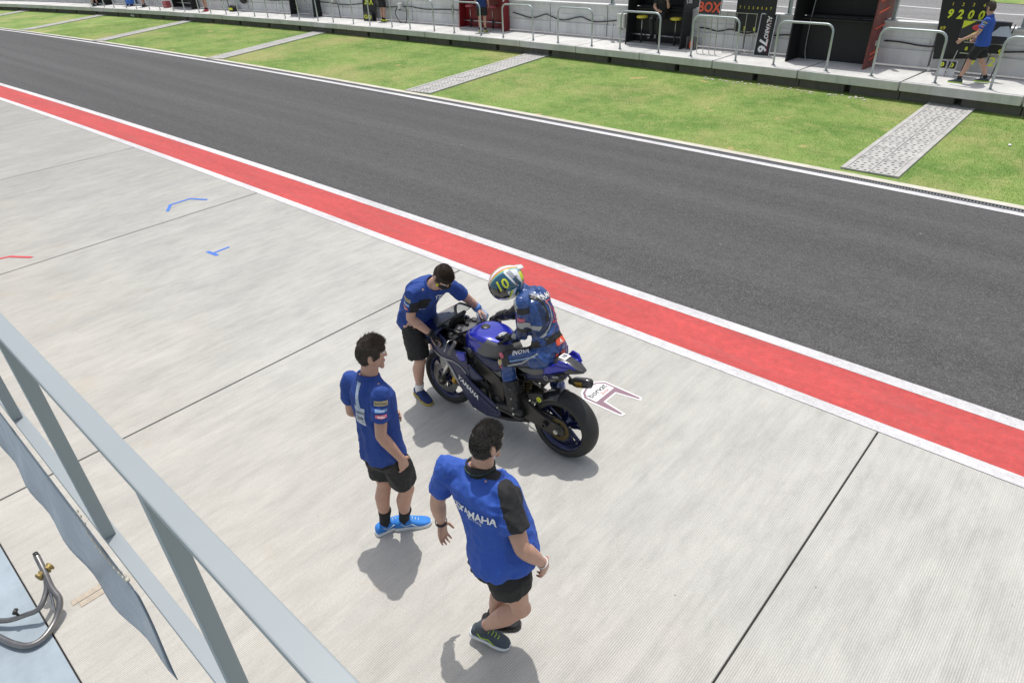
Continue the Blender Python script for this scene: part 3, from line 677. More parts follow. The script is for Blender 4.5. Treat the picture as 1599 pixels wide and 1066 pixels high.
    g.tube(crv([(.62, 0, .21), (.46, -.06, .22), (.40, -.14, .38), (.30, -.16, .56), (.12, -.15, .66)], 5), .026, 10); obj('exhaust_pipe', g, 'steel', root, smooth=True)
    g = G()
    for s in (-.14, 0, .14): g.tube([(.9, s, .55), (.84, s*1.05, .76)], .03, 10)
    for k in range(5): g.tube(crv([(1.02-.07*k, .14, .66), (.92-.07*k, .175, .60-.03*k), (.84-.05*k, .165, .47-.01*k)], 4), .007, 6)
    obj('hoses', g, 'plast', root, smooth=True)
    g = G(); g.box((1.10, 0, .60), (.05, .34, .30), M.Rotation(R(14), 3, 'Y')); obj('radiator', g, 'plast', root, bev=.006)
    # silencer with gold lettering
    g = G(); ax = V((-1, -.10, .22)).normalized(); c = V((.05, -.12, .665))
    g.lathe([(.0, 0), (.025, 0), (.030, .03), (.044, .06), (.046, .165), (.040, .205), (.031, .21), (.027, .195), (.0, .17)], c, ax, 18); sil = obj('silencer', g, 'carb', root, smooth=True)
    g = G(); g.lathe([(.0465, .075), (.0475, .075), (.0475, .14), (.0465, .14)], c, ax, 18, closed=True); ok_ = [f for f in g.f if (sum((V(g.v[k]) for k in f), V())/len(f)-(c+ax*.107)).dot(V((0, .8, -.45))) > .018]; g.f = ok_; g.mi = [0]*len(ok_); obj('maker_plate', g, 'gold', sil)
    # frame spars
    for s in (-1, 1):
        g = panel([(1.05, .89), (.97, .90), (.86, .80), (.70, .70), (.58, .64), (.535, .56), (.525, .36), (.555, .30), (.62, .33), (.64, .46), (.68, .555), (.78, .60), (.92, .70), (1.03, .80)], lambda x, z: .10+.075*math.sin(max(0, min(1, (1.08-x)/.35))*1.57))
        g = g if s > 0 else mir(g); obj('frame_spar', g, 'dark', root, smooth=False, solid=.05, bev=.01)
    # fork
    top, bot = V((1.085, 0, .905)), V((1.335, 0, .30))
    for s in (-1, 1):
        o = V((0, s*.105, 0)); d = bot-top
        g = G(); g.tube([top+o+V((-.01, 0, .02)), top+d*.55+o], .027, 14, mi=0); g.tube([top+d*.5+o, top+d*.62+o], .031, 14, mi=0); g.tube([top+d*.55+o, bot+o], .021, 14, mi=1); g.box(bot+o, (.06, .05, .09), None, 2)
        obj('fork_leg', g, ['gold', 'steel', 'dark'], root, smooth=True)
    g = G(); g.tube([(WB, -.13, .30), (WB, .13, .30)], .014, 12); obj('front_axle', g, 'alu', root)
    g = G(); g.prism([(1.06, -.14), (1.12, -.14), (1.15, -.06), (1.10, 0), (1.15, .06), (1.12, .14), (1.06, .14), (1.03, .05), (1.03, -.05)], .90, .925); g.xf(M.Translation((1.085, 0, .9)) @ M.Rotation(R(-14), 4, 'Y') @ M.Translation((-1.085, 0, -.9)))
    tc = obj('triple_clamp', g, 'tclamp', root, bev=.005)
    for s in (-1, 0, 1):
        g = G(); g.lathe([(0, .0), (.028 if s else .02, 0), (.028 if s else .02, .018), (.016, .026), (0, .026)], (1.083, s*.105, .925), (-.2, 0, 1), 12); obj('cap_nut', g, 'disc' if s else 'dark', tc, smooth=False)
    g = G(); g.beam((1.20, 0, .72), (1.20, 0, .76), .28, .10, (1, 0, 0)); obj('lower_clamp', g, 'dark', root, bev=.008)
    for s in (-1, 1):
        g = G(); a = V((1.075, s*.12, .875)); b = V((.985, s*.345, .835)); g.tube([a, b], .011, 10); g.box(a, (.06, .05, .035)); hb = obj('handlebar', g, 'plast', root)
        m1 = a.lerp(b, .42); g = G(); g.tube([m1, b], [.0175, .0175], 12); g.lathe([(0, 0), (.02, 0), (.02, .012), (0, .014)], b, b-a, 10); obj('grip', g, 'plast' if s < 0 else 'bgrey', hb, smooth=True)
        g = G(); g.tube(crv([a.lerp(b, .3)+V((.03, 0, 0)), a.lerp(b, .5)+V((.075, 0, -.005)), b+V((.06, 0, -.01))], 4), .006, 8); obj('lever', g, 'alu' if s > 0 else 'plast', hb, smooth=True)
        g = G(); g.box(a.lerp(b, .3)+V((.01, 0, .02)), (.045, .05, .04)); g.box(a.lerp(b, .33)+V((.05, 0, .04)), (.035, .035, .045)); obj('switchgear', g, 'plast', hb, bev=.005)
    # dash and instrument bracket, fairing stay
    g = G(); g.box((1.19, 0, .965), (.035, .17, .11), M.Rotation(R(-32), 3, 'Y')); g.box((1.26, 0, .90), (.12, .24, .05)); obj('dashboard', g, 'plast', root, bev=.012)
    g = G(); g.tube([(1.10, .06, .86), (1.25, .12, .90), (1.36, .14, .86)], .01, 8); g.tube([(1.10, -.06, .86), (1.25, -.12, .90), (1.36, -.14, .86)], .01, 8)
    for k in range(5): g.tube(crv([(1.30-.03*k, .16-.02*k, .82), (1.20, .2-.02*k, .80+.02*k), (1.10, .15, .84+.01*k), (1.02, .12, .80)], 4), .007, 6)
    obj('wiring', g, 'plast', root, smooth=True)
    # upper fairing (nose)
    rings = []
    for x, zc, wd, hu, hd in ((1.60, .79, .035, .03, .045), (1.575, .795, .085, .05, .075), (1.52, .805, .145, .068, .10), (1.44, .82, .19, .078, .125), (1.34, .835, .215, .072, .14), (1.25, .845, .228, .05, .14)):
        rings.append(sect(x, zc, wd, hu, hd, 26, 2.6))
    g = G(); g.loft(rings, cap=False); g.f = [f for f in g.f]; g.add([rings[0][k] for k in range(26)], [tuple(range(25, -1, -1))])
    obj('upper_fairing', g, 'bnavy', root, smooth=True, solid=.006)
    for s in (-1, 1):
        g = G(); g.add([(1.535, s*.05, .875), (1.565, s*.11, .84), (1.45, s*.19, .87), (1.40, s*.12, .905)], [(0, 1, 2, 3) if s < 0 else (3, 2, 1, 0)])
        obj('nose_panel', g, 'bblue', root, solid=.004)
    # windscreen: bubble
    rings = []
    for t in [k/8 for k in range(9)]:
        x = 1.50-.33*t; zc = .872+.245*t**.85; wd = .145-.055*t+.03*math.sin(t*3.1); rings.append([V((x-.085*abs(math.sin(a))**2*(1-.2*t)-0, wd*math.sin(a)*1.05, zc-(.10-.045*t)*abs(math.sin(a))**1.8)) for a in [R(-88+176*j/12) for j in range(13)]])
    g = G(); g.loft(rings, cap=False, closed=False)
    t = NT('tinted_screen'); t.col((.80, .82, .83)); t.set(Roughness=.06, Transmission_Weight=.92, IOR=1.12); _n = t.noise(t.coord(), 8); t.bump(_n, .02, .001); MAT['screen'] = t.m
    ws = obj('windscreen', g, 'screen', root, smooth=True, solid=.004)
    g = G(); g.tube([r[0] for r in rings]+[r for r in rings[-1]]+[r[-1] for r in reversed(rings)], .0045, 6); obj('screen_edge', g, 'plast', ws, smooth=True)
    # side fairings
    yf = lambda x, z: .135+.095*math.sin(max(0, min(1, (1.56-x)/.46))*1.57)*(1-.35*max(0, (.42-z)/.3)**1.5)-.05*max(0, (z-.80)/.15)
    up = [(1.46, .86), (1.30, .89), (1.18, .86), (1.07, .80), (1.0, .795), (.905, .815), (.895, .71), (.80, .655), (.71, .61), (.80, .555), (.86, .56), (.96, .635), (1.06, .665), (1.21, .655), (1.33, .69), (1.40, .75)]
    lo = [(1.19, .665), (1.115, .60), (1.045, .505), (.97, .40), (.93, .33), (.86, .24), (.70, .215), (.58, .24), (.53, .30), (.555, .385), (.64, .43), (.74, .47), (.83, .515), (.90, .56), (.95, .63), (1.05, .668)]
    fl_ = [(1.335, .698), (1.21, .664), (1.06, .676), (.965, .650), (.90, .60), (.91, .585), (.965, .632), (1.05, .655), (1.20, .644), (1.30, .668)]
    sil2 = [(1.185, .648), (1.12, .595), (1.05, .50), (1.0, .43), (.98, .435), (1.02, .51), (1.075, .595), (1.13, .65)]
    hi = [(1.01, .785), (.915, .80), (.908, .72), (.96, .70), (1.02, .74)]
    for s in (-1, 1):
        mm = (lambda g: g) if s > 0 else mir
        sf = obj('side_fairing', mm(panel(up, yf)), 'bnavy', root, smooth=True, solid=.006)
        obj('blue_panel', mm(panel(hi, lambda x, z: yf(x, z)+.004)), 'bblue', sf, smooth=True, solid=.003)
        obj('silver_flash', mm(panel(fl_, lambda x, z: yf(x, z)+.005)), 'bsil', sf, smooth=True, solid=.003)
        lf = obj('lower_fairing', mm(panel(lo, yf)), 'bnavy', root, smooth=True, solid=.006)
        obj('silver_flash', mm(panel(sil2, lambda x, z: yf(x, z)+.005)), 'bsil', lf, smooth=True, solid=.003)
        g = panel([(.80, .45), (.62, .36), (.56, .335), (.57, .29), (.66, .30), (.82, .37)], lambda x, z: yf(x, z)+.005); obj('blue_panel', mm(g), 'bnavy', lf, smooth=True, solid=.003)
        g = G(); ux = V((-1, 0, -.62 if s > 0 else 0)); flat_text(g, 'YAMAHA', (.875, s*.245, .47), V((-.80, 0, -.5)) if s > 0 else V((.8, 0, .5)), V((-.45, 0, .8)) if s > 0 else V((-.45, 0, .8)), .042, 1.15); obj('lettering', g, 'wht', lf)
    g = G(); g.loft([sect(x, z, wd, .03, .03, 14, 3) for x, z, wd in ((.98, .27, .12), (.85, .215, .165), (.68, .19, .165), (.52, .20, .13), (.36, .215, .06))], mi=0); obj('belly_pan', g, 'plast', root, smooth=True)
    # fuel tank and side covers
    def body(pars, k=5, n=56): return [sect(x, zc, wd, hu, hd, n, p) for x, zc, wd, hu, hd, p in crv(pars, k)]
    g = G(); g.loft(body([(1.015, .855, .07, .06, .07, 2.4), (.985, .865, .13, .080, .09, 3.4), (.92, .87, .165, .098, .11, 4.6), (.84, .875, .178, .104, .12, 5.0), (.74, .875, .174, .104, .12, 4.8), (.66, .87, .152, .094, .115, 4.0), (.585, .86, .122, .082, .10, 2.9), (.53, .84, .10, .05, .08, 2.4)], 6))
    for i, f in enumerate(g.f):
        c = sum((V(g.v[k]) for k in f), V())/len(f)
        if c.x < .815-(c.z-.84)*.75 and c.z < .965-(.72-c.x)*.25: g.mi[i] = 1
        elif abs(c.z-(.93+.12*(c.x-.8))) < .004 and abs(c.y) > .1: g.mi[i] = 1
    tk = obj('fuel_tank', g, ['bblue', 'bgrey'], root, smooth=True)
    g = G(); g.lathe([(0, .008), (.036, .007), (.042, .002), (.042, -.02)], (.86, 0, .980), (-.05, 0, 1), 20); obj('filler_cap', g, 'dark', tk, smooth=True)
    for s in (-1, 1):
        mm = (lambda g: g) if s > 0 else mir
        g = panel([(1.0, .80), (.90, .84), (.76, .80), (.60, .79), (.54, .74), (.62, .69), (.74, .715), (.86, .79), (.95, .79)], lambda x, z: .178-.25*(x-.8)**2+.0*z); sc_ = obj('tank_cover', mm(g), 'bnavy', root, smooth=True, solid=.02)
        g = G(); g.lathe([(.0, .183), (.024, .183), (.026, .178)], (.905, 0, .805), (0, s, 0), 18); obj('round_emblem', g, 'bsil', sc_)
        g = panel([(.74, .715), (.62, .69), (.53, .735), (.50, .70), (.58, .65), (.72, .70)], lambda x, z: .165); obj('frame_cover', mm(g), 'bgrey', root, smooth=True, solid=.02)
    # seat
    rings = [sect(x, zc, wd, hu, hd, 22, 2.8) for x, zc, wd, hu, hd in ((.57, .835, .085, .02, .05), (.48, .83, .115, .022, .07), (.36, .83, .145, .022, .09), (.26, .838, .15, .024, .09), (.16, .86, .125, .03, .07))]
    g = G(); g.loft(rings); obj('seat', g, 'bgrey', root, smooth=True)
    # tail unit
    g = G(); g.loft(body([(.30, .80, .10, .035, .09, 3.2), (.20, .835, .098, .062, .10, 3.4), (.13, .865, .092, .088, .09, 3.4), (.05, .885, .085, .088, .07, 3.4), (-.04, .90, .075, .062, .05, 3.2), (-.11, .905, .058, .032, .03, 3.), (-.165, .905, .03, .010, .012, 2.6)], 5, 40))
    tl = obj('tail_unit', g, 'carb', root, smooth=True)
    for s in (-1, 1):
        mm = (lambda g: g) if s > 0 else mir
        g = panel([(.27, .795), (.20, .862), (.10, .918), (.02, .945), (-.06, .95), (-.115, .925), (-.03, .89), (.08, .845), (.18, .795)], lambda x, z: .112-.30*max(0, .1-x)+.10*(z-.86), .03); obj('blue_panel', mm(g), 'bblue', tl, smooth=True, solid=.03)
        g = panel([(.36, .74), (.24, .79), (.08, .84), (-.06, .885), (-.04, .835), (.08, .79), (.24, .725), (.34, .69)], lambda x, z: .104-.28*max(0, .1-x), .03); obj('lower_panel', mm(g), 'bnavy', tl, smooth=True, solid=.02)
        g = panel([(.06, .93), (.02, .985), (-.05, .985), (-.10, .94), (-.02, .92)], lambda x, z: .105-.25*max(0, .05-x)+.25*(z-.93), .03); obj('side_fin', mm(g), 'bblue', tl, smooth=True, solid=.012)
        g = G(); g.lathe([(.013, .118), (.022, .118), (.022, .122), (.013, .122)], (.13, 0, .79), (0, s, 0), 16, closed=True); g.box((.045, s*.108, .825), (.06, .004, .022), M.Rotation(R(20), 3, 'Y')); obj('round_emblem', g, 'bsil', tl)
    tm = tl.data; bv = BVHTree.FromPolygons([v.co for v in tm.vertices], [p.vertices for p in tm.polygons]); g = G()
    decal(bv, *RECT(.085, .07), (.03, 0, 1.02), (0, -1, 0), (1, 0, 0), 0, g, .006, .02); vs, fs = text2d('10'); decal(bv, [(x*.04, y*.04) for x, y in vs], fs, (.03, 0, 1.02), (0, -1, 0), (1, 0, 0), 1, g, .009, .02); obj('number_sticker', g, ['wht', 'blkfab'], tl)
    g = G(); g.beam((.42, .09, .70), (-.02, .08, .86), .02, .025); g.beam((.42, -.09, .70), (-.02, -.08, .86), .02, .025); g.beam((.5, .09, .58), (.12, .08, .79), .02, .02); g.beam((.5, -.09, .58), (.12, -.08, .79), .02, .02); g.box((.28, 0, .72), (.22, .12, .10)); g.box((.10, 0, .78), (.14, .1, .06)); g.beam((.13, -.1, .80), (.02, -.12, .68), .02, .012); obj('subframe', g, 'plast', root, bev=.004)
    # foot controls
    for s in (-1, 1):
        g = panel([(.50, .50), (.42, .53), (.36, .45), (.33, .39), (.38, .36), (.46, .40)], lambda x, z: .155); hg = obj('heel_guard', g if s > 0 else mir(g), 'carb', root, solid=.008)
        g = G(); g.tube([(.375, s*.155, .385), (.375, s*.245, .392)], .011, 10); obj('footpeg', g, 'alu', hg); g = G(); g.tube(crv([(.42, s*.17, .42), (.50, s*.18, .40), (.56, s*.2, .375)], 4), .007, 8); g.tube([(.56, s*.19, .375), (.56, s*.235, .375)], .009, 8); obj('foot_lever', g, 'alu', hg)
    # front fender
    rings = []
    for k in range(10):
        a = R(35+14*k); e = V((math.cos(a), 0, math.sin(a))); c = V((WB, 0, .30))+e*.318
        rings.append([c+V((0, y, 0))-e*(abs(y)/.075)**2.2*.05 for y in (-.078, -.06, -.035, 0, .035, .06, .078)])
    g = G(); g.loft(rings, cap=False, closed=False); obj('front_fender', g, 'bnavy', root, smooth=True, solid=.004)
    for s in (-1, 1):
        g = panel([(1.37, .52), (1.26, .60), (1.22, .50), (1.30, .40), (1.345, .42)], lambda x, z: .088); obj('fender_stay', g if s > 0 else mir(g), 'bsil', root, solid=.006)
    return root
bike()
# ------------------------------------------------------------------ people
def sring(c, lat, dep, wd, dp, n=24, p=2.4):
    out = []
    for k in range(n):
        t = 2*math.pi*k/n; a, b = math.cos(t), math.sin(t)
        out.append(c+lat*math.copysign(abs(a)**(2/p), a)*wd+dep*math.copysign(abs(b)**(2/p), b)*dp)
    return out
class Body:
    def __init__(s, J, girth=1., belly=0., headF=None, headU=None, mid=None):
        s.J = {k: V(v) for k, v in J.items()}; j = s.J; s.g = girth; s.belly = belly
        s.up = (j['neck']-j['pelvis']).normalized()
        r = j['shR']-j['shL']; s.Rs = (r-s.up*r.dot(s.up)*.4).normalized(); h = j['hipR']-j['hipL']; s.Rh = (h-s.up*h.dot(s.up)).normalized()
        s.F = s.up.cross(s.Rs).normalized(); s.Fh = s.up.cross(s.Rh).normalized()
        s.hF = V(headF).normalized() if headF is not None else s.F; s.hU = V(headU) if headU is not None else V((0, 0, 1))
        s.hU = (s.hU-s.hF*s.hU.dot(s.hF)).normalized(); s.hR = s.hF.cross(s.hU)
        s.mid = V(mid) if mid is not None else V((0, 0, 0))
    def spine(s, t):
        j = s.J; p = j['pelvis'].lerp(j['neck'], t) if 0 <= t <= 1 else (j['pelvis']+(j['neck']-j['pelvis'])*t)
        tt = max(0, min(1, t)); p = p+s.mid*(4*tt*(1-tt))
        if t < 0:      # below the pelvis the trunk points down, between the hips
            p = j['pelvis']+((-s.up).lerp(V((0, 0, -1)), .55)).normalized()*(-t)*.53
        lat = s.Rh.lerp(s.Rs, tt).normalized(); dep = s.up.cross(lat).normalized(); return p, lat, dep
    def rings(s, table):
        out = []
        for t, wd, dp, fo in crv(table, 4):
            p, lat, dep = s.spine(t); out.append(sring(p+dep*fo, lat, dep, wd, dp))
        return out
    def legdirs(s, k):
        j = s.J; d = (j['an'+k]-j['hip'+k]).normalized(); f = s.Fh-d*s.Fh.dot(d); return d, f.normalized()
    def head(s, g):
        c = s.J['head']; vs = []; fs = []; nu, nv = 28, 20
        for i in range(nv+1):
            th = math.pi*(.015+.97*i/nv)
            for q in range(nu):
                ph = 2*math.pi*q/nu; a, b, u = math.sin(th)*math.cos(ph), math.sin(th)*math.sin(ph), math.cos(th)
                x, y, z = a*.078, b*.099, u*.122
                if u < 0: x *= 1-.28*(-u)**1.4; y = y*(1-.12*(-u)) + .010*(-u)**1.5*max(0, b+.2); 
                if b < 0: y *= 1.04-.22*max(0, -u)
                if b > .5 and abs(u) < .5: y -= .006
                if b > .8 and .1 < u < .35: y += .004
                vs.append(c+(s.hR*x+s.hF*y+s.hU*z)*.94)
        for i in range(nv):
            for q in range(nu):
                k = (q+1) % nu; fs.append((i*nu+q, (i+1)*nu+q, (i+1)*nu+k, i*nu+k))
        fs.append(tuple(range(nu))); fs.append(tuple(nv*nu+q for q in range(nu-1, -1, -1))); g.add(vs, [tuple(reversed(f)) for f in fs])
        L = lambda x, y, z: c+(s.hR*x+s.hF*y+s.hU*z)*.94
        g.capsule([L(0, .088, .030), L(0, .097, -.002), L(0, .101, -.020)], [.008, .010, .0125], 8)     # nose
        g.capsule([L(-.018, .082, -.062), L(.018, .082, -.062)], .009, 8)                             # lips
        g.capsule([L(-.018, .070, -.100), L(.018, .070, -.100)], .018, 8)                               # chin
        rot = M((s.hR, s.hF, s.hU)).transposed()
        for q in (-1, 1):
            g.ell(L(q*.080, -.008, -.008), .010, .020, .033, rot @ M.Rotation(q*.3, 3, 'Z'), 10, 7)
    def hand(s, g, k, curl=.5, pn=None, scale=1., r=.0088):
        j = s.J; d = (j['ha'+k]-j['wr'+k]).normalized(); sg = 1 if k == 'R' else -1
        n = V(pn) if pn is not None else -s.Rs*sg          # palm faces the thigh
        n = (n-d*n.dot(d)).normalized(); sd_ = d.cross(n)*(1 if k == 'R' else -1)  # towards the thumb
        w0 = j['wr'+k]; sc_ = scale
        if sd_.dot(s.F) < -.3: sd_ = -sd_
        g.loft([sring(w0+d*x*sc_, sd_, n, a*sc_, b*sc_, 14, 2.6) for x, a, b in ((-.02, .028, .022), (.015, .030, .020), (.045, .040, .017), (.075, .043, .015), (.098, .040, .012))])
        for i, (o, L) in enumerate(((.031, .070), (.0105, .078), (-.0105, .073), (-.031, .058))):
            p = w0+d*.088*sc_+sd_*o*sc_; dr = (d+sd_*o*5.5).normalized(); pts = [p]; a = 0
            for sgm, fr in ((.45, .6), (.30, 1.), (.25, .9)):
                a += curl*fr; p = p+(dr*math.cos(a)+n*math.sin(a))*L*sgm*sc_; pts.append(p)
            g.capsule(pts, [r*sc_*1.05, r*sc_, r*sc_*.95, r*sc_*.85], 8)
        p = w0+d*.022*sc_+sd_*.026*sc_; t1 = (d*.55+sd_*.75+n*.25).normalized(); t2 = (d*.85+sd_*.35+n*.35).normalized()
        g.capsule([p, p+t1*.038*sc_, p+t1*.038*sc_+t2*.028*sc_, p+t1*.038*sc_+t2*.05*sc_], [r*1.5*sc_, r*1.25*sc_, r*1.1*sc_, r*sc_], 8)
    def arm_pts(s, k, t0=0., t1=1.):
        j = s.J; return j['sh'+k], j['el'+k], j['wr'+k]
    def build(s, voxel=.006, hands=True, curl=(.45, .45), pn=(None, None), head=True):
        g = G(); j = s.J; q = s.g
        g.loft(s.rings([(-.26, .10, .085, 0), (-.16, .15*q, .11*q, 0), (-.03, .158*q, .108*q, 0), (.12, .152*q, .102*q, .004), (.30, .138*q, .095*q, .008), (.52, .148*q, .103*q, .008), (.75, .155*q, .104*q, .004), (.90, .118*q, .080*q, 0), (.98, .070, .060, .0), (1.05, .060, .060, 0)]))
        nk = j['neck']; hd = j['head']
        g.capsule([nk-s.up*.03, nk.lerp(hd, .5)-s.F*.0, hd-s.hU*.04-s.hF*.01], [.064*q**.5, .058*q**.4, .056], 14)
        if head: s.head(g)
        for i, k in enumerate('LR'):
            sh, el, wr = j['sh'+k], j['el'+k], j['wr'+k]
            g.capsule([nk.lerp(sh, .25)-s.up*.02, sh], [.045*q, .050*q], 12)
            g.capsule([sh, sh.lerp(el, .3), sh.lerp(el, .7), el], [.052*q, .052*q, .046*q, .040*q], 14)
            g.capsule([el, el.lerp(wr, .22), el.lerp(wr, .55), el.lerp(wr, .85), wr], [.040*q, .044*q, .038*q, .030, .028], 14)
            if hands: s.hand(g, k, curl[i], pn[i])
            hp, kn, an = j['hip'+k], j['kn'+k], j['an'+k]; d, f = s.legdirs(k)
            g.capsule([hp, hp.lerp(kn, .25)+f*.006, hp.lerp(kn, .6)+f*.008, hp.lerp(kn, .88), kn], [.092*q, .088*q, .070*q**.8, .057, .055], 16)
            g.capsule([kn+f*.006, kn.lerp(an, .14)-f*.006, kn.lerp(an, .32)-f*.018, kn.lerp(an, .55)-f*.012, kn.lerp(an, .82), an], [.054, .054, .059*q**.6, .050*q**.5, .036, .036], 16)
        return rem(g, voxel, 4)
    def face(s, parent, O, hairmat='hair', brows=True):
        c = s.J['head']; L = lambda x, y, z: c+(s.hR*x+s.hF*y+s.hU*z)*.94
        for q in (-1, 1):
            g = G(); g.ell(L(q*.031, .083, .022), .013, .013, .010, M((s.hR, s.hF, s.hU)).transposed(), 10, 7); e = obj('eye', g, 'wht', parent, True, origin=O)
            g = G(); g.ell(L(q*.031, .093, .022), .006, .004, .006, M((s.hR, s.hF, s.hU)).transposed(), 8, 5); obj('iris', g, 'blkfab', e, True, origin=O)
            g = G(); g.capsule([L(q*.016, .094, .040), L(q*.034, .090, .046), L(q*.05, .078, .038)], [.004, .005, .003], 7); obj('eyebrow', g, hairmat, parent, True, origin=O)
        g = G(); g.capsule([L(-.022, .0865, -.062), L(0, .0905, -.060), L(.022, .0865, -.062)], [.003, .0045, .003], 7); obj('mouth', g, 'lips', parent, True, origin=O)
    def hair(s, parent, O, mat='hair', n=2600, length=.03, top=0.02, seed=1, fade=.5):
        rnd = random.Random(seed); c = s.J['head']; g = G()
        # scalp cap
        vs = []; fs = []; nu, nv = 26, 12; lim = lambda b: 1.28 if b > .55 else (1.55+.55*(.55-b)/1.1 if b > -.55 else 2.15)
        def pt(th, ph, k):
            a, b, u = math.sin(th)*math.cos(ph), math.sin(th)*math.sin(ph), math.cos(th)
            x, y, z = a*.078, b*.099, u*.122
            if u < 0: x *= 1-.28*(-u)**1.4
            if b < 0: y *= 1.04-.22*max(0, -u)
            return c+(s.hR*x+s.hF*y+s.hU*z)*k*.94
        for i in range(nv+1):
            for q in range(nu):
                ph = 2*math.pi*q/nu; th = .03+(lim(math.sin(ph))-.03)*i/nv; e = 1-(i/nv)**3
                vs.append(pt(th, ph, 1.022+(.085*e*(top/.03))*max(.0, math.cos(th*1.15))+.012*noise.noise(V((ph*3, th*6, seed)))))
        for i in range(nv):
            for q in range(nu):
                k = (q+1) % nu; fs.append((i*nu+q, i*nu+k, (i+1)*nu+k, (i+1)*nu+q))
        fs.append(tuple(range(nu-1, -1, -1))); g.add(vs, fs)
        for _ in range(n):
            ph = rnd.random()*6.2832; th = lim(math.sin(ph))*rnd.random()**.62
            p = pt(th, ph, 1.02); nrm = (p-c).normalized(); e = 1-fade*(th/lim(math.sin(ph)))**1.5
            if th < .95: d = nrm*.30+s.hF*.75+s.hR*.35*math.sin(ph*2+seed)
            else: d = nrm*.16-s.hU*.75+s.hF*.25
            d = (d+V((rnd.uniform(-1, 1), rnd.uniform(-1, 1), rnd.uniform(-1, 1)))*.30).normalized(); L_ = length*e*rnd.uniform(.6, 1.25)*(1.15 if th < .95 else .7)
            a, b = orth(d); wv = .0017; m = p+d*L_*.5+nrm*L_*.10; p = p+nrm*(.012*(top/.03) if th < .95 else .003)
            base = p; g.add([base+a*wv, base-a*wv*.5+b*wv, base-a*wv*.5-b*wv, m+a*wv*.8, m-a*wv*.4+b*wv*.8, m-a*wv*.4-b*wv*.8, p+d*L_], [(0, 1, 4, 3), (1, 2, 5, 4), (2, 0, 3, 5), (3, 4, 6), (4, 5, 6), (5, 3, 6)])
        return obj('hair', g, mat, parent, False, origin=O)
    def shirt(s, hem=-.25, sleeve=.62, ease=0., belly=None, voxel=.008, wr=.006, seed=1, wide=1.):
        g = G(); j = s.J; q = s.g; e = ease; b = s.belly if belly is None else belly
        T = [(hem, .188*q+e, .148*q+e+b*.5, b*.6+.005), (hem+.10, .190*q+e, .146*q+e+b*.6, b*.7+.005), (.0, .186*q+e, .138*q+e+b*.6, b*.7+.004), (.20, .170*q+e, .130*q+e+b*.6, b*.8+.006), (.42, .166*q+e, .128*q+e+b*.35, b*.5+.008), (.62, .174*q+e, .130*q+e+b*.1, b*.2+.006), (.80, .172*q+e, .122*q+e, .002), (.92, .130*q, .092*q, -.004), (1.0, .080*q**.5, .072, -.004), (1.03, .066, .064, -.002)]
        g.loft(s.rings([(t, w_*(wide if t < .85 else 1), d_, o_) for t, w_, d_, o_ in T]))
        for k in 'LR':
            sh, el = j['sh'+k], j['el'+k]; nk = j['neck']
            g.capsule([nk.lerp(sh, .3)-s.up*.03, sh+s.up*.004], [.058*q, .062*q], 14)
            d = (el-sh).normalized(); end = sh+(el-sh)*sleeve
            g.tube([sh-d*.03, sh, sh.lerp(end, .5), end-d*.01, end], [.050*q, .064*q, .067*q, .072*q, .070*q], 18)
        me = rem(g, voxel, 5); fold(me, wr, 9, s.up, seed); return me
    def shorts(s, ln=.80, ease=.0, voxel=.008, seed=2, wr=.009, flare=1.):
        g = G(); j = s.J; q = s.g
        g.loft(s.rings([(-.30, .12*q, .11*q, 0), (-.22, .165*q+ease, .132*q+ease, 0), (-.13, .158*q, .118*q, 0), (-.04, .152*q, .110*q, 0), (.12, .150*q, .106*q, .004)]))
        for k in 'LR':
            hp, kn = j['hip'+k], j['kn'+k]; d, f = s.legdirs(k); end = hp.lerp(kn, ln)
            g.tube([hp-(kn-hp).normalized()*.05, hp, hp.lerp(end, .5)+f*.006, end.lerp(hp, .04), end], [.055*q, .088*q, .102*q*flare+ease, .100*q*flare+ease, .097*q*flare+ease], 20)
        me = rem(g, voxel, 5); fold(me, wr, 10, V((0, 0, 1)), seed); return me
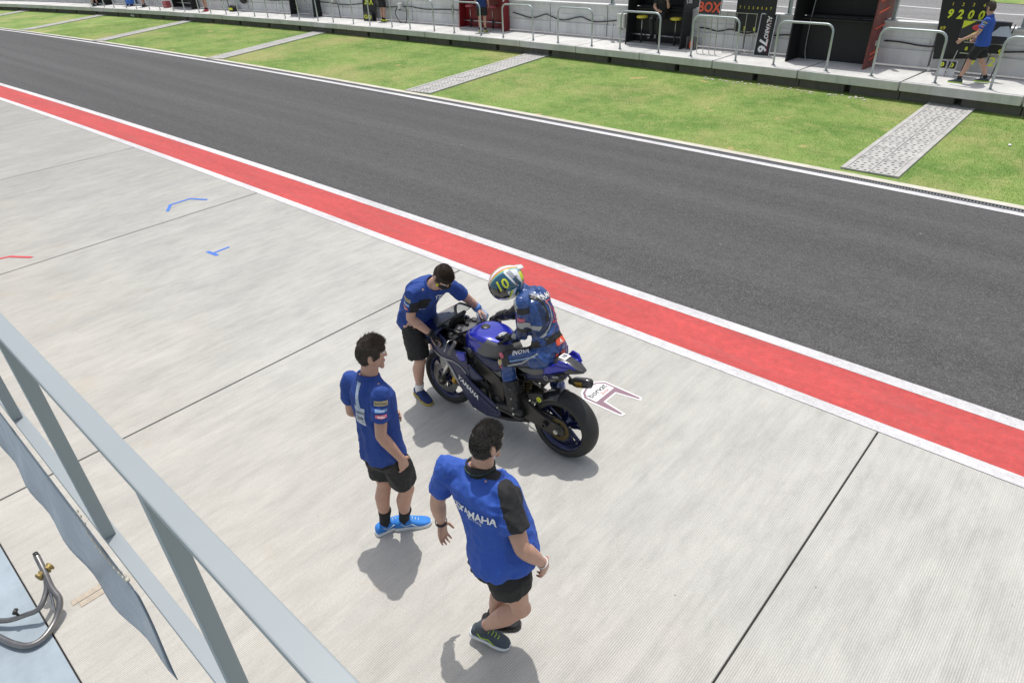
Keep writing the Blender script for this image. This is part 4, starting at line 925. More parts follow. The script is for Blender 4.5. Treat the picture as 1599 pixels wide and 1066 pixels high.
def shoe(parent, O, an, fdir, upper, sole, lace=None, pitch=0., L=1.):
    """shoe under ankle `an`, pointing along fdir"""
    f = V((fdir[0], fdir[1], 0)).normalized(); sd_ = V((f.y, -f.x, 0)); z = V((0, 0, 1))
    rotm = M.Rotation(pitch, 3, sd_); gp = V((an.x, an.y, an.z-.09))
    tr = lambda p: gp+rotm @ p
    def prof(s_, hw, h, z0):
        out = []
        for k in range(16):
            t = 2*math.pi*k/16; c, sn = math.cos(t), math.sin(t)
            out.append(tr(f*s_+sd_*math.copysign(abs(c)**.75, c)*hw+z*(z0+(h-z0)*(.5+.5*math.copysign(abs(sn)**.7, sn)))))
        return out
    U = crv([(-.082*L, .020, .060, .022), (-.068*L, .034, .085, .018), (-.03*L, .040, .098, .016), (.015*L, .041, .103, .016), (.055*L, .043, .088, .016), (.10*L, .047, .068, .016), (.145*L, .046, .054, .016), (.18*L, .037, .044, .018), (.20*L, .018, .034, .022)], 3)
    g = G(); g.loft([prof(*u) for u in U]); sh = obj('shoe', g, upper, parent, True, origin=O)
    S = crv([(-.090*L, .022), (-.07*L, .038), (-.02*L, .041), (.04*L, .041), (.10*L, .050), (.15*L, .049), (.185*L, .038), (.206*L, .014)], 3)
    g = G(); g.loft([[tr(f*a+sd_*b+z*.0), tr(f*a+sd_*(b+.003)+z*.012), tr(f*a+sd_*b+z*.028), tr(f*a-sd_*b+z*.028), tr(f*a-sd_*(b+.003)+z*.012), tr(f*a-sd_*b+z*.0)] for a, b in S]); obj('sole', g, sole, sh, False, bev=.004, origin=O)
    if lace:
        for i in range(4):
            g = G(); x = .035*L+.022*i; h = .097-.011*i; g.tube([tr(f*x+sd_*.024+z*(h-.008)), tr(f*(x+.008)+z*(h+.006)), tr(f*x-sd_*.024+z*(h-.008))], .0035, 6); obj('lace', g, lace, sh, True, origin=O)
        for q in (-1, 1):
            g = G(); g.tube([tr(f*.10*L+sd_*q*.047+z*.028), tr(f*.05*L+sd_*q*.045+z*.062), tr(f*.0+sd_*q*.042+z*.045), tr(f*(-.03)*L+sd_*q*.041+z*.075)], .0045, 6); obj('side_stripe', g, lace, sh, True, origin=O)
    return sh
MAT['lips'] = pm('lips', (.30, .11, .09), .5); MAT['sblue'] = pm('bright_blue_knit', (.028, .20, .60), .7, 0, .15, 30, .5, 350); MAT['snavy'] = pm('navy_knit', (.012, .03, .12), .75, 0, .2, 30, .5, 350)
MAT['sgrey'] = pm('slate_knit', (.05, .065, .08), .75, 0, .3, 30, .5, 350); MAT['ysole'] = pm('mustard_sole', (.42, .31, .05), .7); MAT['wsole'] = pm('white_sole', (.62, .64, .64), .6); MAT['lime'] = pm('lime_lace', (.36, .55, .06), .6)
def sock(parent, O, B, k, h, mat):
    kn, an = B.J['kn'+k], B.J['an'+k]; a = an.lerp(kn, h); g = G(); d, f = B.legdirs(k)
    g.tube([a, a.lerp(an, .08), a.lerp(an, .5), an, an-V((0, 0, .04))], [.050 if h > .25 else .043, .051 if h > .25 else .044, .043, .042, .04], 16); return obj('sock', g, mat, parent, True, origin=O)
def ringband(parent, O, name, c, d, r, h, mat):
    g = G(); g.lathe([(r, -h/2), (r+.005, -h/2), (r+.005, h/2), (r, h/2)], c, d, 18, closed=True); return obj(name, g, mat, parent, True, origin=O)
def collar(parent, O, B, mat, r=.072):
    nk = B.J['neck']; g = G(); up = (B.up*.8+(B.J['head']-nk).normalized()*.4).normalized(); a = (B.F-up*B.F.dot(up)).normalized(); b = up.cross(a)
    rings = []
    for q, h in ((r+.008, -.012), (r+.003, .022), (r-.004, .030), (r-.008, .005)):
        rings.append([nk+up*(h+.004-.012*math.cos(t)*(1 if h > 0 else .3))+(a*math.cos(t)*1.0+b*math.sin(t)*1.05)*q for t in [2*math.pi*k/24 for k in range(24)]])
    g.loft(rings, cap=False); return obj('collar', g, mat, parent, True, origin=O, solid=.004)
def paint_faces(me, fn):
    for p in me.polygons:
        m = fn(p.center)
        if m: p.material_index = m
def torso_uv(B, p):
    j = B.J; d = p-j['pelvis']; h = d.dot(B.up)/(j['neck']-j['pelvis']).length; return d.dot(B.Rs), d.dot(B.F), h
P = {}
P['B'] = dict(pelvis=(-3.180,1.985,0.943), neck=(-3.240,2.021,1.466), head=(-3.213,2.055,1.648), shL=(-3.405,1.975,1.395), shR=(-3.080,1.985,1.420), elR=(-3.034,1.901,1.151), wrR=(-2.975,1.989,0.920), haR=(-2.980,2.006,0.823), elL=(-3.455,1.965,1.105), wrL=(-3.33,2.15,1.03), haL=(-3.25,2.20,1.04), hipL=(-3.272,2.0,0.92), hipR=(-3.088,1.985,0.92), knL=(-3.268,2.0,0.508), knR=(-3.105,2.075,0.493), anL=(-3.314,1.965,0.090), anR=(-3.225,2.085,0.090))
P['C'] = dict(pelvis=(-1.955,1.835,0.955), neck=(-2.068,1.880,1.458), head=(-2.030,1.905,1.642), shL=(-2.262,1.800,1.405), shR=(-1.865,1.858,1.390), elR=(-1.710,1.801,1.145), wrR=(-1.675,1.933,0.930), haR=(-1.685,1.956,0.840), elL=(-2.345,1.765,1.105), wrL=(-2.390,1.807,0.859), haL=(-2.386,1.803,0.759), hipL=(-2.035,1.885,0.930), hipR=(-1.855,1.790,0.930), knL=(-1.965,1.915,0.500), knR=(-1.785,1.850,0.520), anL=(-2.110,1.905,0.090), anR=(-2.085,1.775,0.135))
P['A'] = dict(pelvis=(-4.375,3.354,0.943), neck=(-4.046,3.315,1.356), head=(-3.915,3.330,1.472), shR=(-4.114,3.138,1.330), shL=(-4.000,3.486,1.285), elR=(-4.194,3.141,1.050), wrR=(-4.09,3.265,0.865), haR=(-4.01,3.300,0.83), elL=(-3.98,3.66,1.075), wrL=(-3.945,3.72,0.98), haL=(-3.90,3.74,0.935), hipR=(-4.364,3.259,0.925), hipL=(-4.382,3.450,0.915), knR=(-4.301,3.261,0.499), knL=(-4.474,3.604,0.504), anR=(-4.416,3.290,0.090), anL=(-4.561,3.699,0.090))
P['R'] = dict(pelvis=(-3.010,3.595,0.965), neck=(-3.255,3.640,1.410), head=(-3.380,3.555,1.486), shL=(-3.170,3.480,1.400), shR=(-3.310,3.790,1.305), elL=(-3.164,3.480,1.130), wrL=(-3.329,3.525,0.990), haL=(-3.422,3.510,0.985), elR=(-3.516,3.754,1.059), wrR=(-3.735,3.790,0.938), haR=(-3.821,3.800,0.890), hipL=(-2.985,3.510,0.955), hipR=(-3.000,3.685,0.945), knL=(-3.300,3.400,0.855), knR=(-3.080,3.790,0.547), anL=(-3.195,3.355,0.435), anR=(-3.02,3.814,0.134))
def person_B():
    O = V((-3.27, 2.02, 0)); e = tag(empty('person', O), 'person in blue polo and black shorts standing with back to camera, hand by thigh', 'person', 'team members around the motorcycle')
    B = Body(P['B'], .95, headF=(.56, .82, -.10)); obj('body', B.build(.006, curl=(.6, .7)), 'skin', e, True, origin=O); B.face(e, O); B.hair(e, O, 'hair', 5200, .034, .032, 3, .7)
    me = B.shirt(-.17, .62, .004, wr=.012); bv = bvh_of(me)
    sh = obj('polo_shirt', me, ['blue', 'grey'], e, True, origin=O); collar(sh, O, B, 'blue')
    j = B.J; g = G(); decal(bv, *RECT(.042, .235), j['pelvis'].lerp(j['neck'], .79)-B.F*.12-B.Rs*.005, B.Rs, B.up, 0, g, .003); obj('back_stripe', g, 'grey', sh, False, origin=O)
    c = j['pelvis'].lerp(j['neck'], .55)-B.F*.12; g = G(); decal(bv, *RECT(.105, .125), c-B.Rs*.005, B.Rs, B.up, 0, g, .003)
    vs, fs = text2d('YAMAHA'); decal(bv, [(x*.020, y*.020+.03) for x, y in vs], fs, c, B.Rs, B.up, 1, g, .006, .02); vs, fs = text2d('TEAM'); decal(bv, [(x*.022, y*.022-.01) for x, y in vs], fs, c, B.Rs, B.up, 1, g, .006, .02)
    for q in (-1,): decal(bv, *RECT(.085, .004), c-B.up*.035, B.Rs, B.up, 1, g, .006, .02)
    obj('back_patch', g, ['patch', 'ink'], sh, False, origin=O)
    sleeve_patches(B, bv, sh, O, 'R', .6, .8)
    obj('shorts', B.shorts(.80, .006), 'shorts', e, True, origin=O)
    for k, fd, p in (('L', (.25, .97), 0), ('R', (.62, .78), 0)): sock(e, O, B, k, .33, 'sockk'); shoe(e, O, B.J['an'+k], fd, 'sblue', 'wsole', 'lacew', p)
    for k in 'LR':
        bvs = None
MAT['patch'] = pm('pale_patch', (.50, .55, .62), .7); MAT['ink'] = pm('grey_ink', (.10, .11, .14), .7); MAT['lacew'] = pm('grey_lace', (.45, .55, .60), .7); MAT['ltblue'] = pm('light_blue_print', (.25, .42, .70), .7); MAT['pink'] = pm('pink_red_print', (.55, .13, .17), .7)
def sleeve_patches(B, bv, sh, O, k, back, side):
    j = B.J; a, b = j['sh'+k], j['el'+k]; d = (a-b).normalized(); sg = 1 if k == 'R' else -1
    n = (B.Rs*sg*side-B.F*back).normalized(); n = (n-d*n.dot(d)).normalized(); ux = d.cross(n); g = G()
    for i, (t, h, wd, mi) in enumerate(((.16, .034, .085, 0), (.33, .022, .075, 1), (.47, .028, .07, 2))):
        c = a.lerp(b, t)+n*.10; vs, fs = RECT(wd, h)
        if mi == 2: vs = [(-wd/2, -h*.2), (0, -h/2), (wd/2, -h*.2), (wd/2, h/2), (-wd/2, h/2)]; fs = [(0, 1, 2, 3, 4)]
        decal(bv, vs, fs, c, ux, d, mi, g, .003, .02)
        tv, tf = text2d(('RACING', 'TEAM', 'moto')[i]); decal(bv, [(x*h*.55*.8, y*h*.55) for x, y in tv], tf, c, ux, d, (3, 4, 4)[i], g, .006, .02)
    obj('sleeve_patches', g, ['cream', 'ltblue', 'pink', 'ink', 'wht'], sh, False, origin=O)
def person_C():
    O = V((-2.03, 1.80, 0)); e = tag(empty('person', O), 'burly person in blue shirt with black shoulders walking with back to camera, white lettering', 'person', 'team members around the motorcycle')
    B = Body(P['C'], 1.12, .05, headF=(.18, .97, -.10)); obj('body', B.build(.006, curl=(.35, .6)), 'skin', e, True, origin=O); B.face(e, O, 'hairk'); B.hair(e, O, 'hairk', 5600, .022, .026, 5, .4)
    me = B.shirt(-.17, .66, .012, wr=.013, seed=4, wide=1.10); bv = bvh_of(me); j = B.J
    def pan(c):
        u, f, h = torso_uv(B, c); x = abs(u)
        if u > 0:
            if h > .42 and u > .075+(.97-h)*.285: return 1
        elif h > .90 and .06 < x < .19 and f > .02: return 1
        if h > .955 and x < .095: return 1
        return 0
    paint_faces(me, pan); sh = obj('team_shirt', me, ['blueC', 'blkfab'], e, True, origin=O); collar(sh, O, B, 'blkfab', .076)
    c = j['pelvis'].lerp(j['neck'], .62)-B.F*.18+B.Rs*.012; g = G()
    vs, fs = text2d('YAMAHA', .03); decal(bv, [(x*.046+.028, y*.046) for x, y in vs], fs, c, B.Rs, B.up, 0, g, .007, .018)
    rv = []; rf = []; n = 20
    for k in range(n): a = 6.2832*k/n; rv += [(-.115+math.cos(a)*.030, math.sin(a)*.030), (-.115+math.cos(a)*.025, math.sin(a)*.025)]
    rf = [(2*k, 2*((k+1) % n), 2*((k+1) % n)+1, 2*k+1) for k in range(n)]
    for a in (90, 210, 330):
        x, y = math.cos(R(a)), math.sin(R(a)); i = len(rv); rv += [(-.115+x*.026-y*.004, y*.026+x*.004), (-.115+x*.026+y*.004, y*.026-x*.004), (-.115+y*.004, -x*.004), (-.115-y*.004, x*.004)]; rf.append((i, i+1, i+2, i+3))
    decal(bv, rv, rf, c, B.Rs, B.up, 0, g, .004, .025)
    vs, fs = text2d('R A C I N G', .02); decal(bv, [(x*.014+.02, y*.014-.04) for x, y in vs], fs, c, B.Rs, B.up, 0, g, .004, .03)
    obj('back_lettering', g, 'wht', sh, False, origin=O)
    nk = j['neck']; g = G(); t_ = [2*math.pi*k/24 for k in range(25)]; up = B.up; g.tube([nk+up*(.020+.012*math.cos(a))+(B.F*math.cos(a)+B.Rs*math.sin(a))*.083 for a in t_], .006, 6, flat=.4); obj('lanyard', g, 'lan', e, True, origin=O)
    obj('shorts', B.shorts(.45, .014, flare=1.08, seed=7), 'shorts', e, True, origin=O)
    ringband(e, O, 'wristwatch', j['wrL']+(j['elL']-j['wrL']).normalized()*.02, j['elL']-j['wrL'], .033, .02, 'plast'); ringband(e, O, 'bracelet', j['wrR']+(j['elR']-j['wrR']).normalized()*.015, j['elR']-j['wrR'], .030, .006, 'wht')
    sock(e, O, B, 'R', .14, 'sgrey'); sock(e, O, B, 'L', .14, 'sockk'); shoe(e, O, j['anR'], (.90, .40), 'sgrey', 'wsole', 'lime', R(-13), .95); shoe(e, O, j['anL'], (.8, .6), 'blkfab', 'plast', None, 0., .92)
MAT['lan'] = pm('green_lanyard', (.03, .06, .05), .7, 0, .6, 60)
def person_A():
    O = V((-4.46, 3.40, 0)); e = tag(empty('person', O), 'masked person in blue polo leaning over the front of the motorcycle', 'person', 'team members around the motorcycle')
    B = Body(P['A'], 1.0, headF=(.70, -.18, -.70), headU=(.65, -.12, .75), mid=(-.035, 0, .035)); obj('body', B.build(.006, curl=(.8, .8), pn=((.2, -.2, -1), (.1, .1, -1))), 'skin2', e, True, origin=O); B.face(e, O); B.hair(e, O, 'hair', 5200, .028, .028, 8, .6)
    me = B.shirt(-.20, .60, .004, wr=.012, seed=9); bv = bvh_of(me); j = B.J
    def pan(c):
        u, f, h = torso_uv(B, c); return 1 if (f > .03 and .54 < h < .84 and .012 < u < .21) else 0
    paint_faces(me, pan); sh = obj('polo_shirt', me, ['blue', 'blkfab'], e, True, origin=O); collar(sh, O, B, 'blue')
    g = G(); c = j['pelvis'].lerp(j['neck'], .515)+B.F*.13+B.Rs*.09; decal(bv, *RECT(.12, .007), c, -B.Rs, B.up, 0, g, .004); c = j['pelvis'].lerp(j['neck'], .86)+B.F*.13-B.Rs*.05
    vs, fs = text2d('YZF', .03); decal(bv, [(x*.035, y*.035) for x, y in vs], fs, c, -B.Rs, B.up, 0, g, .005, .02); obj('chest_print', g, 'wht', sh, False, origin=O)
    sleeve_patches(B, bv, sh, O, 'R', -.25, .95)
    obj('shorts', B.shorts(.90, .008, seed=11), 'shorts', e, True, origin=O)
    # mask with ear loops, gloves
    L = lambda x, y, z: j['head']+(B.hR*x+B.hF*y+B.hU*z)*.94; g = G(); rings = []
    for z, yy, hw in ((.0, .116, .045), (-.02, .122, .06), (-.05, .112, .062), (-.085, .100, .052), (-.11, .088, .035)): rings.append([L(hw*math.sin(a), yy-.055*(1-math.cos(a))*1.3, z) for a in [R(-80+160*k/10) for k in range(11)]])
    g.loft(rings, cap=False, closed=False); mk = obj('face_mask', g, 'blkfab', e, True, origin=O, solid=.003)
    for q in (-1, 1):
        g = G(); g.tube(crv([L(q*.058, .06, -.01), L(q*.075, .03, .0), L(q*.088, -.012, .0), L(q*.08, .0, -.04), L(q*.055, .055, -.075)], 4), .0025, 6); obj('ear_loop', g, 'blkfab', mk, True, origin=O)
    g = G(); g.ell(L(.066, .045, -.045), .012, .016, .012); obj('mask_clip', g, 'yel', mk, True, origin=O)
    for k, mt in (('R', 'blkfab'), ('L', 'grey')):
        g = G(); B.hand(g, k, .8, (.2, -.2, -1) if k == 'R' else (.1, .1, -1), 1.12, .010); w_ = j['wr'+k]; dd = (j['el'+k]-w_).normalized(); g.tube([w_-dd*.03, w_, w_+dd*.02], [.034, .034, .036], 14); obj('glove', rem(g, .005, 2), mt, e, True, origin=O)
    ringband(e, O, 'glove_cuff', j['wrL']+(j['elL']-j['wrL']).normalized()*.012, j['elL']-j['wrL'], .036, .045, 'ltb'); ringband(e, O, 'wristwatch', j['wrR']+(j['elR']-j['wrR']).normalized()*.025, j['elR']-j['wrR'], .034, .022, 'plast')
    for k, fd in (('R', (.96, -.18)), ('L', (.9, -.2))): sock(e, O, B, k, .22, 'sock'); shoe(e, O, j['an'+k], fd, 'snavy', 'ysole', 'snavy2')
MAT['ltb'] = pm('blue_cuff', (.10, .25, .62), .7); MAT['snavy2'] = pm('dark_navy_lace', (.02, .045, .16), .7)
person_B(); person_C(); person_A()
# ------------------------------------------------------------------ rider
MAT['suit'] = pm('blue_race_leather', (.020, .060, .205), .27, 0, .25, 10, .2, 60, coat=.2, wrinkle=.4, wscale=5); MAT['suitd'] = pm('navy_race_leather', (.012, .028, .09), .3, 0, .2, 10, .2, 60, coat=.15, wrinkle=.4, wscale=5)
MAT['suitk'] = pm('black_leather', (.012, .012, .013), .45, 0, .25, 12, .3, 70, wrinkle=.4, wscale=6); MAT['suits'] = pm('silver_leather', (.36, .37, .36), .38, .1, .15, 10); MAT['orng'] = pm('orange_red_print', (.75, .10, .04), .5)
def rider():
    O = V((-2.95, 3.60, 0)); e = tag(empty('person', O), 'racer in blue leathers and number 10 helmet astride the motorcycle', 'person', 'team members around the motorcycle')
    B = Body(P['R'], 1.10, headF=(-.45, -.86, -.30), mid=(.055, 0, .02)); j = B.J
    g = G(); q = 1.1
    g.loft(B.rings([(-.20, .12, .10, 0), (-.10, .150, .118, -.01), (.02, .158, .124, -.012), (.16, .145, .114, 0), (.34, .138, .106, .006), (.55, .154, .112, .006), (.75, .166, .114, .0), (.88, .148, .100, -.01), (.97, .085, .078, -.01), (1.03, .068, .066, 0)]))
    nk = j['neck']; g.capsule([nk-B.up*.03, nk.lerp(j['head'], .6)], [.068, .06], 14)
    g.ell(nk-B.up*.10-B.F*.105, .085, .06, .12, M((B.Rs, B.F, B.up)).transposed())          # aero hump
    for k in 'LR':
        sh, el, wr = j['sh'+k], j['el'+k], j['wr'+k]
        g.capsule([nk.lerp(sh, .25)-B.up*.02, sh], [.06, .072], 14); g.capsule([sh, sh.lerp(el, .3), sh.lerp(el, .7), el], [.072, .064, .058, .056], 16); g.capsule([el, el.lerp(wr, .25), el.lerp(wr, .6), wr], [.055, .054, .046, .038], 14)
        hp, kn, an = j['hip'+k], j['kn'+k], j['an'+k]; d, f = B.legdirs(k)
        g.capsule([hp, hp.lerp(kn, .25), hp.lerp(kn, .6), hp.lerp(kn, .9), kn], [.108, .102, .084, .072, .068], 18); g.capsule([kn, kn.lerp(an, .2), kn.lerp(an, .4), kn.lerp(an, .75), an], [.066, .064, .064, .054, .046], 16)
    me = rem(g, .0065, 5); fold(me, .010, 10, None, 3); bv = bvh_of(me)
    def reg(c):
        u, f, h = torso_uv(B, c); best = None
        for k in 'LR':
            for a, b, nme in (('sh', 'el', 'ua'), ('el', 'wr', 'fa'), ('hip', 'kn', 'th'), ('kn', 'an', 'sk')):
                A, Bp = j[a+k], j[b+k]; t = max(0, min(1, (c-A).dot(Bp-A)/(Bp-A).length_squared)); dd = (c-(A+(Bp-A)*t)).length-(.06 if nme in ('ua', 'fa') else .09)
                if best is None or dd < best[0]: best = (dd, nme, k, t)
        dd, nme, k, t = best
        if .05 < h < .98 and abs(u) < .155 and dd > -.02: nme = 'to'
        if nme == 'fa' and k == 'R': return 2
        if nme == 'ua' and k == 'R': return 2 if t > .35 else 0
        if nme == 'fa': return 2 if t > .82 else (3 if .20 < t < .62 and (c-j['elL']).dot(B.Rs) < -.028 else 0)
        if nme == 'ua': return 3 if .62 < t < .76 else (3 if t < .22 and (c-j['shL']).dot(B.F) > .025 else 0)
        if nme == 'th':
            if t > .80: return 2
            if t < .30: return 0
            s_ = c-j['hip'+k].lerp(j['kn'+k], t); return 2 if s_.z < -.03 else 1
        if nme == 'sk': return 0 if t < .55 else 2
        if .12 < h < .24: return 2
        if abs(u) > .115 and .3 < h < .8: return 1
        if .085 < abs(u) < .125 and f < -.02 and .52 < h < .93: return 3
        return 0
    paint_faces(me, reg); body_ = obj('body', me, ['suit', 'suitd', 'suitk', 'suits'], e, True, origin=O)
    g = G(); c = j['pelvis'].lerp(j['neck'], .86)-B.F*.15; vs, fs = text2d('YAMAHA', .03); decal(bv, [(x*.046, y*.046) for x, y in vs], fs, c, B.Rs, B.up, 0, g, .004, .025)
    def lineshape(pts, wd):
        V_, F_ = [], []
        for a, b in zip(pts[:-1], pts[1:]):
            a, b = V((*a, 0)), V((*b, 0)); d = (b-a).normalized(); s_ = V((-d.y, d.x, 0))*wd/2; i = len(V_); V_ += [tuple((p).xy) for p in (a-s_, b-s_, b+s_, a+s_)]; F_.append((i, i+1, i+2, i+3))
        return V_, F_
    c = j['pelvis'].lerp(j['neck'], .58)-B.F*.16; decal(bv, *lineshape([(-.075, .10), (.075, .10), (.0, .0), (-.075, .10)], .009), c, B.Rs, B.up, 1, g, .005, .02); decal(bv, *lineshape([(-.0, .0), (-.07, -.08), (.07, -.08), (.0, .0)], .009), c, B.Rs, B.up, 1, g, .005, .02)
    c = j['pelvis'].lerp(j['neck'], .10)-B.F*.16; decal(bv, *RECT(.17, .055), c, B.Rs, B.up, 2, g, .004, .02); vs, fs = text2d('A', .03); decal(bv, [(x*.04-.03, y*.04) for x, y in vs], fs, c, B.Rs, B.up, 0, g, .008, .02)
    c = j['pelvis'].lerp(j['neck'], -.12)-B.F*.16-B.Rs*.02; vs, fs = text2d('UR', .05); decal(bv, [(x*.055*1.5, y*.055) for x, y in vs], fs, c, B.Rs, B.up, 2, g, .005, .02)
    hp, kn = j['hipL'], j['knL']; ux = (hp-kn).normalized(); n = (-B.Rs*.55+V((0, 0, .85))).normalized(); n = (n-ux*n.dot(ux)).normalized(); uy = n.cross(ux)
    vs, fs = text2d('INOVA', .03); decal(bv, [(x*.042, y*.042) for x, y in vs], fs, hp.lerp(kn, .45)+n*.12, ux, uy, 0, g, .005, .02); decal(bv, *RECT(.26, .006), hp.lerp(kn, .42)+n*.12-uy*.055, ux, uy, 3, g, .005, .02)
    el, sh = j['elL'], j['shL']; d = (sh-el).normalized(); n = -B.Rs; n = (n-d*n.dot(d)).normalized(); decal(bv, *RECT(.06, .035), sh.lerp(el, .45)+n*.1, d.cross(n), d, 4, g, .004, .02)
    # silver and black panel piping
    c = j['pelvis'].lerp(j['neck'], .66)-B.F*.16-B.Rs*.10; decal(bv, *lineshape([(.0, .16), (.05, .02), (.02, -.10), (-.06, -.20)], .013), c, B.Rs, B.up, 5, g, .005, .02); decal(bv, *lineshape([(-.035, .15), (.0, .02), (-.03, -.09)], .028), c, B.Rs, B.up, 6, g, .006, .02)
    for t, wd, mi in ((.15, .05, 6), (.62, .045, 5), (.82, .03, 6)):
        n = (-B.Rs*.8-B.F*.4).normalized(); n = (n-d*n.dot(d)).normalized(); decal(bv, *RECT(.10, wd), sh.lerp(el, t)+n*.1, d.cross(n), d, mi, g, .005, .02)
    fa = (j['wrL']-el).normalized(); n = (-B.Rs*.9+V((0, 0, .3))).normalized(); n = (n-fa*n.dot(fa)).normalized()
    decal(bv, [(-.05, 0), (-.02, -.022), (.03, -.018), (.055, .0), (.03, .02), (-.02, .024)], [(0, 1, 2, 3, 4, 5)], el.lerp(j['wrL'], .35)+n*.1, fa, n.cross(fa), 5, g, .005, .02)
    ux = (hp-kn).normalized(); n = (-B.Rs*.9+V((0, 0, .2))).normalized(); n = (n-ux*n.dot(ux)).normalized(); uy = n.cross(ux)
    decal(bv, *lineshape([(-.16, -.05), (.0, -.035), (.16, .03)], .012), hp.lerp(kn, .45)+n*.12, ux, uy, 5, g, .006, .02); decal(bv, *RECT(.07, .12), hp.lerp(kn, .92)+n*.12, ux, uy, 6, g, .005, .02)
    skd = (kn-j['anL']).normalized(); n = (-B.Rs*.9+B.F*.3).normalized(); n = (n-skd*n.dot(skd)).normalized(); decal(bv, *RECT(.09, .012), kn.lerp(j['anL'], .34)+n*.1, n.cross(skd), skd, 0, g, .005, .02); decal(bv, *RECT(.09, .008), kn.lerp(j['anL'], .39)+n*.1, n.cross(skd), skd, 0, g, .005, .02)
    nms = ('lettering', 'back_emblem', 'orange_print', 'piping', 'arm_patch', 'silver_panel', 'black_panel')
    def parts(ix):      # connected pieces
        par = {}
        def fd(x):
            while par.setdefault(x, x) != x: x = par[x]
            return x
        for k in ix:
            for v in g.f[k][1:]: par[fd(v)] = fd(g.f[k][0])
        out = {}
        for k in ix: out.setdefault(fd(g.f[k][0]), []).append(k)
        return list(out.values())
    for i, mt in enumerate(['wht', 'redpr', 'orng', 'ltblue', 'pink', 'suits', 'suitk']):
        ix = [k for k, m_ in enumerate(g.mi) if m_ == i]
        for grp in (parts(ix) if i >= 5 else [ix]):
            h = G(); used = sorted({v for k in grp for v in g.f[k]}); mp = {v: n_ for n_, v in enumerate(used)}; h.add([g.v[v] for v in used], [tuple(mp[v] for v in g.f[k]) for k in grp])
            if h.f: obj(nms[i], h, mt, body_, False, origin=O)
    # gloves
    for k, pn, cu in (('L', (0, 0, -1), .35), ('R', (.25, 0, -1), 1.05)):
        g = G(); B.hand(g, k, cu, pn, 1.12, .0105); w_ = j['wr'+k]; dd = (j['el'+k]-w_).normalized(); g.tube([w_-dd*.02, w_+dd*.03, w_+dd*.07, w_+dd*.09], [.040, .046, .050, .048], 16); me = rem(g, .005, 2); bvg = bvh_of(me); gl = obj('glove', me, 'suitk', e, True, origin=O)
        ha = j['ha'+k]; d = (ha-w_).normalized(); up_ = -V(pn); up_ = (up_-d*up_.dot(d)).normalized(); s_ = d.cross(up_)
        for i in range(4):
            g = G(); o = (.033, .011, -.011, -.033)[i]; decal(bvg, *RECT(.010, .05), w_+d*.125+s_*o+up_*.1, s_, d, 0, g, .004, .015, .12); obj('finger_guard', g, 'wht', gl, False, origin=O)
        g = G(); decal(bvg, *RECT(.06, .022), w_+d*.085+up_*.1, s_, d, 0, g, .006, .015, .12); obj('knuckle_guard', g, 'suits', gl, False, origin=O)
    # knee slider, boots
    kn, an = j['knL'], j['anL']; d, f = B.legdirs('L')
    ks = kn+(-B.Rs*.055+f*.045)-V((0, 0, .03)); rot = M((B.Rs, f, d)).transposed(); g = G(); g.ell(ks, .022, .034, .052, rot, 14, 9); o_ = obj('knee_slider', g, 'suits', e, True, origin=O)
    g = G(); g.ell(ks-B.Rs*.010, .018, .026, .042, rot, 14, 9); obj('slider_face', g, 'cream', o_, True, origin=O)
    g = G(); g.ell(ks-V((0, 0, .06)), .02, .03, .016, rot, 10, 7); obj('slider_tab', g, 'orng', o_, True, origin=O); g = G(); g.ell(ks+V((0, 0, .056))-f*.01, .024, .034, .018, rot, 10, 7); obj('slider_tab', g, 'pink', o_, True, origin=O)
    for k, fd, pt in (('L', (-1, -.10), R(8)), ('R', (-.95, .05), R(-25))):
        kn, an = j['kn'+k], j['an'+k]; d, f = B.legdirs(k); g = G(); a = kn.lerp(an, .42)
        g.tube([a, a.lerp(an, .06), a.lerp(an, .4)-f*.006, a.lerp(an, .8), an, an-V((0, 0, .05))], [.072, .076, .073, .062, .060, .05], 18); me = rem(g, .007, 3); fold(me, .004, 14, None, 5); bo = obj('boot', me, 'suitk', e, True, origin=O)
        g = G(); s_ = B.Rs*(1 if k == 'R' else -1); g.capsule([a.lerp(an, .3)+s_*.056+f*.02, a.lerp(an, .9)+s_*.048+f*.02], [.02, .016], 10, flat=.5); obj('shin_guard', g, 'bgrey', bo, True, origin=O)
        for t in (.25, .6, .95): g = G(); g.ell(a.lerp(an, t)+s_*.06-f*.015, .010, .010, .012); obj('buckle', g, 'bsil', bo, True, origin=O)
        sh = shoe(e, O, an, fd, 'suitk', 'plast', None, pt, 1.05)
        if k == 'L': 
            fw = V((fd[0], fd[1], 0)).normalized(); g = G(); g.ell(an+fw*.16-V((0, 0, .045)), .05, .036, .022, M((fw, V((0, 0, 1)).cross(fw), V((0, 0, 1)))).transposed()); obj('toe_slider', g, 'wht', sh, True, origin=O)
    # helmet
    c = j['head']+B.hU*.01+B.hF*.012; hx, hy, hz = B.hR, B.hF, B.hU; vs, fs, nu, nv = [], [], 200, 140
    def hp_(a, b, u, k=1.):
        x, y, z = a*.127, b*.152, u*.140
        if u < 0: x *= 1-.14*(-u)**1.3; z *= 1.06
        if u < -.25 and b > 0: y *= 1.0+.10*min(1, (-u-.25)*2)*b
        if b < 0 and u < .2: y *= 1-.10*max(0, .2-u)
        if b < -.35 and u > .25: y *= 1+.16*(-b-.35)*min(1, (u-.25)*3); z *= 1+.05*(-b-.35)
        return c+hx*x*k+hy*y*k+hz*z*k
    cut = math.pi*.83
    for i in range(nv+1):
        th = .012+(cut-.012)*i/nv
        for q_ in range(nu): ph = 2*math.pi*q_/nu; vs.append(hp_(math.sin(th)*math.cos(ph), math.sin(th)*math.sin(ph), math.cos(th)))
